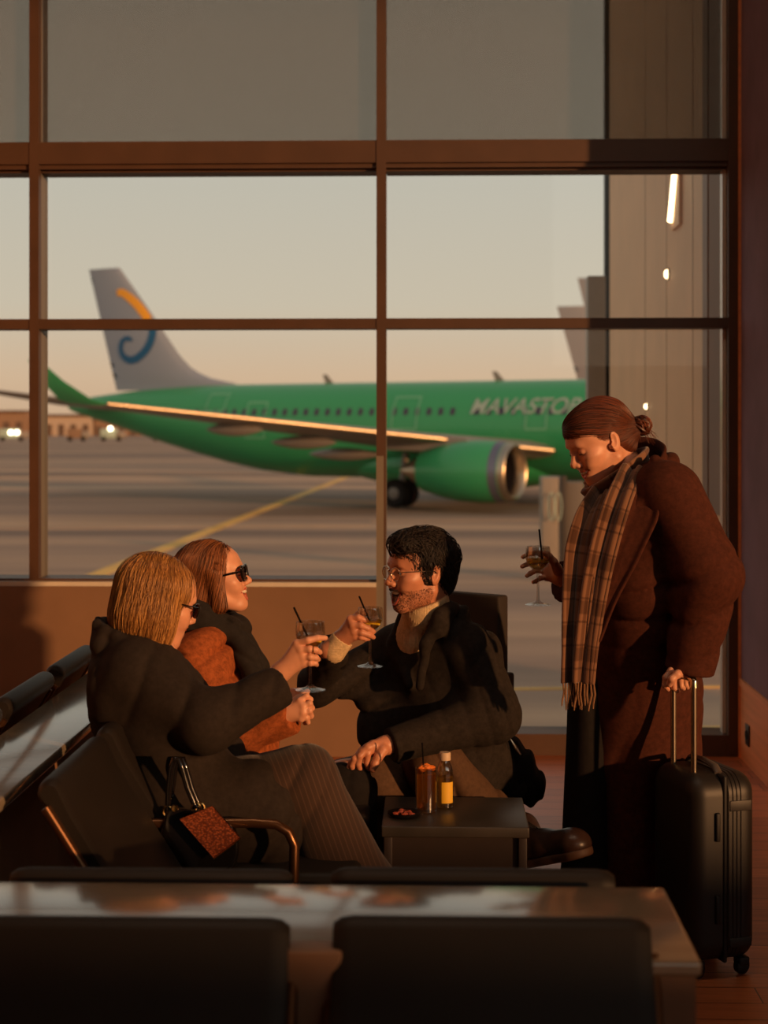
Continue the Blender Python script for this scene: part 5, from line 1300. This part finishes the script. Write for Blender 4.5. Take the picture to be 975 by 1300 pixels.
    S.cone((-.06,0,-.06), np.array((-.06,0,-.06))+g*.10, .07, .06, k=.03)
    S.ell((.112,0,.0), (.086,.072,.108), k=.010, op='s'); S.ell((.07,0,-.09), (.075,.055,.07), k=.01, op='s')
    lo, hi = (-.17,-.12,-.20), (.12,.12,.16); v, f = mesh_sdf(S, lo, hi, .0035); A_ = np.array(M4); v = v @ A_[:3, :3].T+A_[:3, 3]; hb_ = np_mesh('hair', v, f, M['rootB'], B_)
    sd = surf_seeds(S, (-.13,-.10,.03), (.085,.10,.15), 4200, lambda p: (p[:, 2] > .05))
    def dB(p):
        d_ = np.tile(g+np.array([-.25,0,0]), (len(p), 1)); top = np.clip((p[:, 2]-.10)/.04, 0, 1)[:, None]; out = np.stack([-.7+0*p[:, 0], np.sign(p[:, 1]+.001), -.2+0*p[:, 0]], 1); return d_*(1-top)+out*top
    V, F_ = strands('s', S, M4, None, None, sd, dB, n=44, step=.0062, off=(.0, .005), r=.0008, stop=lambda q: (q @ g) > .16, jit=.06)
    np_mesh('hair_strands', V, F_, M['hairB'], hb_)
# ================= man in glasses
if 'C' in WHO:
    d = 5.06; Q = PX(d)
    C_ = mk_person(P(560, 1000, d), 'person with dark hair, wire glasses and cream turtleneck under a charcoal coat, laughing')
    R_ = frame((-.88, -.47), math.radians(-2), 0); sc = 1.045; O = at_ear(554, 730, 4.90, 1, R_, sc)
    hv, hf, M4 = head(C_, 'head', O, R_, sc, None, male=True, open_=1.35, brow=srgb(28,18,14), lids=.5, neck=(-.035,0,-.16))
    H = PX(4.755)
    h1 = hand(H(433,812,.035), H(418,826,.04), [H(445,786), H(448,794,-.008), H(450,802,-.004), H(451,808,.004)],
        [[H(455,784,-.010), H(463,787,-.002), H(467,791,.008)], [H(458,794,-.016), H(467,798,-.008), H(474,802,.006)], [H(459,803,-.012), H(468,806,-.006), H(474,809,.008)], [H(458,809,-.006), H(464,811,.0), H(468,811,.012)]],
        [H(438,800,.05), H(447,788,.065), H(456,780,.07), H(463,778,.065)], 1.08)
    H = PX(4.70)
    h2 = hand(H(490,946,.03), H(510,940,.05), [H(474,945,.0), H(467,949,-.008), H(460,954,-.006), H(455,960,.0)],
        [[H(467,957,-.012), H(466,968,-.008), H(468,976,.0)], [H(457,960,-.018), H(455,970,-.014), H(457,978,-.004)], [H(450,963,-.014), H(447,972,-.01), H(448,980,.0)], [H(446,967,-.004), H(443,975,.0), H(444,981,.008)]],
        [H(486,952,.0), H(480,962,-.012), H(476,970,-.018), H(473,977,-.018)], 1.10)
    bc = core([(Q(550,825,.03), Q(552,930,.02), .075, .085), (Q(552,930,.02), Q(565,1000), .085, .12), (Q(500,835,.08), Q(410,868,-.05), .04, .032), (Q(410,868,-.05), P(430,817,4.79), .03, .022), (Q(600,830,-.14), Q(622,915,-.2), .045, .04), (Q(622,915,-.2), P(500,945,4.74), .04, .028), (Q(575,985,-.06), Q(548,968,-.18), .08, .06), (Q(548,968,-.18), Q(672,1068,-.15), .05, .04), (Q(540,990,.02), Q(470,985,-.12), .07, .06), (Q(470,985,-.12), Q(462,1140,-.1), .05, .04)])
    join_parts('body', [(hv, hf), h1, h2, bc], M['skin2'], C_)
    glasses(C_, M4, 'wire')
    # stubble and moustache as short dark strands over the jaw
    S = Sdf(); S.ell((-.018,0,.050), (.103,.083,.086), k=.02); S.ell((.036,.010,.102), (.060,.060,.030), k=.03); S.ell((.074,.020,.090), (.028,.045,.022), k=.02); S.ell((-.058,0,-.015), (.042,.060,.055), k=.03)
    for s in (1, -1): S.cone((.014, s*.070, .03), (.012, s*.069, -.012), .011, .007, k=.015)
    S.ell((.128,0,-.02), (.072,.092,.092), k=.012, op='s'); 
    for s in (1, -1): S.ell((-.002, s*.092, -.004), (.026,.026,.036), k=.01, op='s')
    w_ = wob(31, 6, (60, 130)); S.disp = lambda p: .0035*w_(p)*(p[:, 2] > .03)
    lo, hi = (-.15,-.12,-.11), (.13,.12,.17); v, f = mesh_sdf(S, lo, hi, .003); A_ = np.array(M4); v = v @ A_[:3, :3].T+A_[:3, 3]; hb_ = np_mesh('hair', v, f, M['rootC'], C_)
    sd = surf_seeds(S, (-.13,-.10,-.06), (.11,.10,.16), 2400, lambda p: p[:, 2] > -.07)
    def dC(p):
        top = np.clip((p[:, 2]-.06)/.05, 0, 1)[:, None]; a = np.array([.75,.5,.25]); b = np.array([-.35,0,-1.]); return b*(1-top)+a*top
    V, F_ = strands('s', S, M4, None, None, sd, dC, n=7, step=.0062, off=(.0, .009), r=.0011, jit=.5)
    np_mesh('hair_strands', V, F_, M['hairC'], hb_)
    HS = head.last; sd = surf_seeds(HS, (-.0,-.075,-.105), (.11,.075,-.028), 2600, lambda p: (p[:, 2] < -.034-.25*np.clip(p[:, 0]-.03, 0, .02)) & (p[:, 2] > -.10))
    V, F_ = strands('s', HS, M4, None, None, sd, lambda p: np.tile(np.array([.1,0,-1.]), (len(p), 1)), n=4, step=.0009, off=(.0002, .0012), r=.00035, jit=.4)
    np_mesh('stubble', V, F_, M['rootC'], C_)
    mb = MB()
    for s in (1, -1):
        pts = [(.1035-20*y*y, s*y, -.036-.16*y) for y in (.002, .008, .014, .020, .027)]
        q = MB().tube([tuple(M4 @ Vector(p)) for p in pts], [.0036*sc,.0036*sc,.0032*sc,.0026*sc,.0012], 8); mb.add(q.v, q.f)
    mb.build('moustache', mat('facial_hair', srgb(52,30,22), .8), C_)
    # turtleneck
    S = Sdf(); a = M4 @ Vector((-.012,0,-.092)); b = Q(536,815,-.03)
    S.cone(a, a.lerp(b, .8), .070, .074, k=.02); S.cone(Q(538,816,-.035), Q(543,858,-.02), .090, .085, k=.03); S.cone(a+Vector((0,0,.008)), a-Vector((0,0,.02)), .073, .073, k=.01)
    S.disp = lambda p: .0014*np.sin(np.arctan2(p[:, 1]-a.y, p[:, 0]-a.x)*60)
    nm_ = (M4.to_3x3() @ Vector((.35,0,1))).normalized(); S.plane(a+Vector((0,0,.016)), nm_, k=.006)
    lo, hi = pbox([a, b, Q(538,880,-.06)], .13); bbox_build(S, 'turtleneck', M['cream'], C_, lo, hi, .0035, 1)
    S = Sdf(); S.tcone(P(424,827,4.795), P(435,811,4.79), .036, .033, k=.01); S.disp = lambda p: .001*np.sin(p[:, 2]*900); bbox_build(S, 'cuff', M['cream'], C_, *pbox([P(424,827,4.795), P(435,811,4.79)], .05), .003)
    # coat
    S = Sdf(); side = DV(.72, -.70)
    S.ecap(Q(548,835), Q(552,900), (.215,.205), (.13,.14), side, k=.05); S.ecap(Q(552,900), Q(558,985), (.205,.21), (.14,.15), side, k=.05)
    S.cone(Q(502,826,.10), Q(600,824,-.13), .066, .070, k=.05); S.cone(Q(546,814,0), Q(546,830,0), .09, .11, k=.05)
    S.cone(Q(500,832,.08), Q(404,872,-.05), .075, .066, k=.05); S.tcone(Q(404,868,-.05), P(426,822,4.795), .064, .046, k=.03)
    S.cone(Q(603,830,-.14), Q(626,908,-.20), .080, .078, k=.05); S.tcone(Q(626,908,-.20), P(496,947,4.735), .078, .048, k=.045)
    S.cone(Q(596,930,-.05), Q(655,990,-.02), .10, .065, k=.05); S.ecap(Q(640,950,0), Q(668,1000,0), .03, .055, DV(0,1), k=.04)
    S.ecap(Q(486,900,-.02), Q(488,960,-.05), .06, .085, DV(0,1), k=.06)
    # stand collar and lapels
    nk = M4 @ Vector((-.03,0,-.135))
    cp = [(DV(math.cos(t)*.095, math.sin(t)*.092)) for t in np.linspace(math.radians(-75), math.radians(125), 11)]
    cp = [nk+q+Vector((0,0,.020+.012*math.sin(i))) for i, q in enumerate(cp)]
    S.chain(cp, .024, k=.02); S.chain([q+Vector((0,0,-.045)) for q in cp], .03, k=.02)
    S.chain([nk+DV(.02,-.095,.0), Q(541,818,-.17), Q(533,872,-.18)], [.022,.020,.014], k=.02)
    S.chain([nk+DV(-.085,.06,.0), Q(502,816,-.04), Q(520,870,-.13)], [.022,.024,.014], k=.02)
    # opening over the turtleneck
    S.ecap(Q(523,780,-.14), Q(530,824,-.15), (.056,.004), (.10,.10), DV(1,-.3), k=.008, op='s')
    f1 = folds(33, .009, (.5,.3,-.6), 36, 1.0); f2 = folds(35, .006, (1,.1,.4), 50, 1.0); w9 = wob(91, 6, (50, 110))
    S.disp = lambda p: f1(p)+f2(p)*.6
    lo, hi = pbox([Q(370,760,-.42), Q(705,1040,.3)], .02); bbox_build(S, 'coat', M['coatC'], C_, lo, hi, .006, 2)
    # coat tail edge with rough fringe falling right of the seat
    S = Sdf(); S.chain([Q(618,925,-.05), Q(655,975,-.03), Q(672,1008,-.02)], [.055,.060,.040], k=.03); S.ell(Q(675,995,-.02), (.045,.05,.04), k=.03); S.disp = lambda p: .007*w9(p)+.004*np.sin(p[:, 0]*160)
    lo, hi = pbox([Q(590,890,-.15), Q(710,1050,.15)], .02); ct = bbox_build(S, 'coat_tail', M['blackcloth'], C_, lo, hi, .0045, 1)
    MB().tube([Q(648,938,-.10), Q(655,949,-.105), Q(661,958,-.10)], [.003,.006,.003], 8).build('metal_slider', M['alu'], ct)
    # trousers
    S = Sdf(); 
    S.cone(Q(568,1000,-.02), Q(550,972,-.17), .12, .088, k=.04); S.ecap(Q(550,972,-.17), Q(655,1058,-.14), (.085,.075), (.088,.060), DV(0,1), k=.05); S.cone(Q(590,1000,-.10), Q(610,1015,-.12), .08, .06, k=.05)
    g1 = folds(28, .012, (.9,.1,.5), 30, .8); S.disp = lambda p: g1(p)
    S.ecap(Q(545,1000,0), Q(472,992,-.10), .10, .085, DV(0,1), k=.04); S.ecap(Q(472,992,-.10), Q(462,1150,-.08), (.085,.075), (.085,.08), DV(0,1), k=.04)
    lo, hi = pbox([Q(430,910,-.35), Q(690,1170,.2)], .02); bbox_build(S, 'trousers', M['brownpants'], C_, lo, hi, .0065, 1)
    # crossed boot seen beside the table, and the planted one
    shoe(C_, P(672,1098,4.80), P(746,1084,4.66), 'boot', up=DV(.25,-.25,.92), sc=1.12, laces=True, shaft=P(664,1052,4.88))
    hq = P(458, 1160, 4.98); hq.z = .004; shoe(C_, hq, hq+DV(.02, -.27), 'boot', sc=1.1)
# ================= standing woman
if 'D' in WHO:
    d = 4.75; Q = PX(d)
    D_ = mk_person(P(810, 1000, d), 'person standing in long dark brown coat and plaid scarf, auburn hair in a bun')
    R_ = frame((-.93, -.36), math.radians(-25), math.radians(4)); sc = .99; O = at_ear(781, 560, d-.08, 1, R_, sc)
    hv, hf, M4 = head(D_, 'head', O, R_, sc, None, open_=.35, brow=srgb(70,36,22), lids=1, neck=(-.065,0,-.14))
    H = PX(4.84)
    h1 = hand(H(711,733,.02), H(726,744,.03), [H(694,707,.045), H(692,716,.05), H(692,725,.05), H(694,733,.045)],
        [[H(682,702,.055), H(671,703,.03), H(664,707,-.01)], [H(680,713,.055), H(670,716,.03), H(663,719,-.008)], [H(681,724,.045), H(673,728,.02), H(669,731,-.005)], [H(686,734,.03), H(680,738,.01), H(677,739,-.01)]],
        [H(708,724,-.01), H(703,713,-.035), H(697,706,-.045), H(692,702,-.047)], .98)
    H = PX(4.575)
    h2 = hand(H(873,850,-.02), H(880,838,.0), [H(852,852,-.03), H(859,852,.01), H(865,853,.05), H(870,855,.09)],
        [[H(845,860,-.04), H(844,870,-.035), H(848,875,-.02)], [H(855,863,-.03), H(856,873,-.025), H(860,877,-.01)], [H(864,862,.02), H(865,871,.02), H(868,874,.03)], [H(870,863,.07), H(871,870,.07), H(873,873,.08)]],
        [H(868,852,-.02), H(860,856,-.055), H(853,862,-.06), H(850,869,-.05)], 1.0)
    bc = core([(Q(812,640), Q(815,780,.03), .09, .085), (Q(815,780,.03), Q(812,870,.14), .085, .10), (Q(812,630,-.12), Q(890,735,-.2), .04, .035), (Q(888,735,-.2), H(878,838,-.04), .032, .024), (Q(800,640,.12), Q(790,745,.18), .04, .035), (Q(790,745,.18), Q(722,740,.12), .035, .024), (Q(812,870,.08), Q(805,1180,.14), .07, .04), (Q(812,870,.2), Q(795,1180,.26), .07, .04), (Q(796,592), Q(812,640), .052, .07)])
    join_parts('body', [(hv, hf), h1, h2, bc], M['skin'], D_)
    # long coat
    S = Sdf(); side = DV(.10, 1)
    S.ecap(Q(812,640), Q(812,730), (.175,.185), (.125,.14), side, k=.06); S.ecap(Q(812,730), Q(812,880,.14), (.19,.18), (.15,.17), side, k=.06); S.ecap(Q(812,880,.14), Q(812,1170,.24), (.18,.18), (.185,.20), side, k=.06, cut=True)
    S.cone(Q(838,622,-.13), Q(838,622,.14), .078, .075, k=.05)
    S.ell(Q(838,680,0), (.14,.19,.20), k=.05)
    S.cone(Q(852,628,-.16), Q(898,732,-.20), .092, .094, k=.05); S.tcone(Q(898,732,-.20), Q(875,852,-.17), .098, .066, k=.04)
    S.cone(Q(795,640,.14), Q(780,742,.18), .075, .06, k=.04); S.tcone(Q(780,742,.18), Q(712,738,.11), .072, .062, k=.03)
    S.plane(Q(812,1172), (0,0,-1), k=.004)
    # collar and lapel
    nk = Q(812,612)
    cp = [nk+DV(math.cos(t)*.092, math.sin(t)*.088)+Vector((0,0,.012+.052*math.cos(t))) for t in np.linspace(math.radians(-105), math.radians(105), 11)]
    S.chain(cp, .022, k=.015); S.chain([q*1+DV(.018*math.cos(i), 0, -.045) for i, q in enumerate(cp)], .026, k=.02)
    S.chain([Q(832,585,-.12), Q(842,612,-.165), Q(826,648,-.185)], [.022,.030,.012], k=.008)
    S.chain([Q(812,640,-.175), Q(790,690,-.175), Q(768,752,-.165), Q(752,820,-.15)], [.030,.034,.024,.010], k=.010)
    f1 = folds(43, .013, (.35,.25,-.95), 30, .9); f2 = folds(45, .012, (1,.5,.08), 26, .5)
    S.disp = lambda p: f1(p)*np.clip((p[:, 2]-.75)*3, .25, 1)+f2(p)*np.clip((1.0-p[:, 2])*2, 0, 1)
    lo, hi = pbox([Q(690,560,-.42), Q(950,1180,.42)], .03); bbox_build(S, 'coat', M['coatD'], D_, lo, hi, .0068, 2)
    # notched lapel and turned collar as cloth layers over the front
    ribbon_cloth('lapel', [Q(826,622,-.19), Q(814,655,-.215), Q(793,705,-.225), Q(772,760,-.215), Q(758,815,-.205)], [.075,.10,.085,.05,.012], [DV(1,-.25)+Vector((0,0,.25))]*5, .010, M['coatD'], D_, nu=10, wav=.002, curl=.012, seed=12)
    ribbon_cloth('turned_collar', [Q(806,566,.10), Q(836,572,.05), Q(850,584,-.05), Q(846,604,-.14), Q(828,630,-.195)], [.055,.07,.08,.085,.06], [DV(-.3,0)+Vector((0,0,1)), DV(-.5,0)+Vector((0,0,1)), DV(-.5,-.0)+Vector((0,0,.9)), DV(-.8,.2)+Vector((0,0,.6)), DV(-.9,.1)+Vector((0,0,.2))], .011, M['coatD'], D_, nu=10, wav=.002, curl=-.01, seed=13)
    # black trousers and dark front of the outfit
    S = Sdf(); S.ecap(Q(748,860,.10), Q(742,1130,.14), (.10,.11), (.065,.075), side, k=.05); S.ecap(Q(742,1130,.14), Q(742,1190,.16), (.11,.11), (.075,.075), side, k=.03, cut=True)
    f3 = folds(53, .010, (1,.5,.1), 40, .5); S.disp = lambda p: f3(p)
    lo, hi = pbox([Q(700,740,-.2), Q(830,1200,.2)], .02); bbox_build(S, 'trousers', M['blackcloth'], D_, lo, hi, .007, 1)
    for dd, xx in ((.12, 775), (.28, 765)): hq = P(xx, 1190, d+dd); hq.z = .004; shoe(D_, hq, hq+DV(-.245, -.03), 'boot')
    # scarf: wound collar (its own mesh with plaid uv), two hanging ends, fringe
    ringp = []; sidev = []; nk = Q(787,610)
    for t in np.linspace(math.radians(-200), math.radians(200), 15):
        ringp.append(nk+DV(math.cos(t)*.094, math.sin(t)*.092)+Vector((0,0,.058*math.cos(t)+.004*t))); sidev.append(Vector((-.5,0,1))+DV(math.cos(t)*-.45, math.sin(t)*-.45))
    o, _ = ribbon_cloth('scarf', ringp, [.088]*15, sidev, .020, M['plaid'], D_, nu=14, wav=.006, curl=.03, seed=2, uvlen=1.2)
    sc_ = o
    pA = [Q(766,622,-.07), Q(750,655,-.16), Q(739,700,-.185), Q(733,770,-.185), Q(730,830,-.175), Q(729,868,-.17)]
    o1, fa = ribbon_cloth('hanging_end', pA, [.06,.085,.095,.08,.065,.065], [DV(1,-.35)]*6, .012, M['plaid'], sc_, nu=16, wav=.008, curl=.02, seed=4, uvlen=1.2)
    pB = [Q(805,592,-.10), Q(786,635,-.19), Q(769,690,-.215), Q(756,750,-.21), Q(746,820,-.20), Q(742,868,-.19)]
    o2, fb = ribbon_cloth('hanging_end', pB, [.07,.075,.075,.07,.06,.055], [DV(1,-.45)]*6, .013, M['plaid'], sc_, nu=16, wav=.008, curl=.02, seed=6, uvlen=1.2)
    rs_ = np.random.RandomState(5)
    for (pp, w_, n_) in ((Q(729,869,-.17), .062, 9), (Q(742,869,-.19), .05, 7)):
        for i in range(n_):
            a = pp+DV(1,-.35)*(w_*(i/(n_-1)-.5)); L = .068+rs_.uniform(-.008, .008); x1, x2 = rs_.uniform(-.004, .004, 2)
            MB().tube([a+Vector((0,0,.006)), a+DV(x1,0)+Vector((0,0,-L*.4)), a+DV(x2,0)+Vector((0,0,-L*.8)), a+DV(x2*1.4,0)+Vector((0,0,-L))], [.0026,.0032,.0028,.0018], 6).build('fringe', M['fringe'], sc_)
    # hair drawn back into a bun
    S = Sdf(); A_ = np.array(M4); Mi = M4.inverted(); bun = Mi @ P(815,540,d-.02); BN = np.array(bun)
    S.ell((-.018,0,.052), (.102,.081,.086), k=.02); S.ell((.042,0,.075), (.050,.058,.044), k=.03); S.ell((-.062,0,-.015), (.045,.058,.058), k=.03)
    S.cone((-.08,0,.02), BN*.85, .045, .022, k=.03)
    S.ell((.118,0,-.028), (.075,.092,.092), k=.010, op='s')
    for s in (1, -1): S.ell((.006, s*.092, -.012), (.030,.028,.042), k=.01, op='s')
    lo, hi = (-.17,-.12,-.12), (.13,.12,.16); v, f = mesh_sdf(S, lo, hi, .003); v = v @ A_[:3, :3].T+A_[:3, 3]; hb_ = np_mesh('hair', v, f, M['rootD'], D_)
    sd = surf_seeds(S, (-.10,-.10,-.03), (.11,.10,.16), 2600, lambda p: (p[:, 0] > -.075))
    dD = lambda p: (BN*np.array([1,1,.9])-p)/np.linalg.norm(BN-p, axis=1)[:, None]
    V, F_ = strands('s', S, M4, None, None, sd, dD, n=34, step=.006, off=(-.0005, .0025), r=.0008, stop=lambda q: np.linalg.norm(q-BN, axis=1) < .026, jit=.04)
    np_mesh('hair_strands', V, F_, M['hairD'], hb_)
    mb = MB(); rs_ = np.random.RandomState(8)
    for k in range(34):
        ax = Vector(rs_.normal(size=3)); ax = (Vector((1, .3, .0))+ax*.38).normalized(); u = ax.orthogonal().normalized(); w_ = ax.cross(u); R0 = rs_.uniform(.017, .029); h0 = rs_.uniform(-.014, .014); t0 = rs_.uniform(0, 6.28); pts = []
        for i in range(14):
            t = t0+i/13*rs_.uniform(4.2, 5.0); rr = math.sqrt(max(.0001, R0*R0-h0*h0*.3)); pts.append(M4 @ (Vector(bun)+u*math.cos(t)*rr+w_*math.sin(t)*rr+ax*h0))
        q = MB().tube(pts, [.001]+[.0038]*12+[.001], 6); mb.add(q.v, q.f)
    mb.build('bun', M['hairD'], hb_)
    mb = MB()
    for k in range(14):
        a = Vector(bun)+Vector((rs_.uniform(-.02,.02), rs_.uniform(-.02,.03), -.022)); e = rs_.normal(size=3)*.012; pts = [M4 @ (a+Vector((e[0], e[1], e[2]))*i/4+Vector((-.002*i, 0, -.009*i))) for i in range(5)]
        q = MB().tube(pts, [.0007,.0007,.0006,.0005,.0003], 5); mb.add(q.v, q.f)
    mb.build('loose_wisps', M['hairD'], hb_)
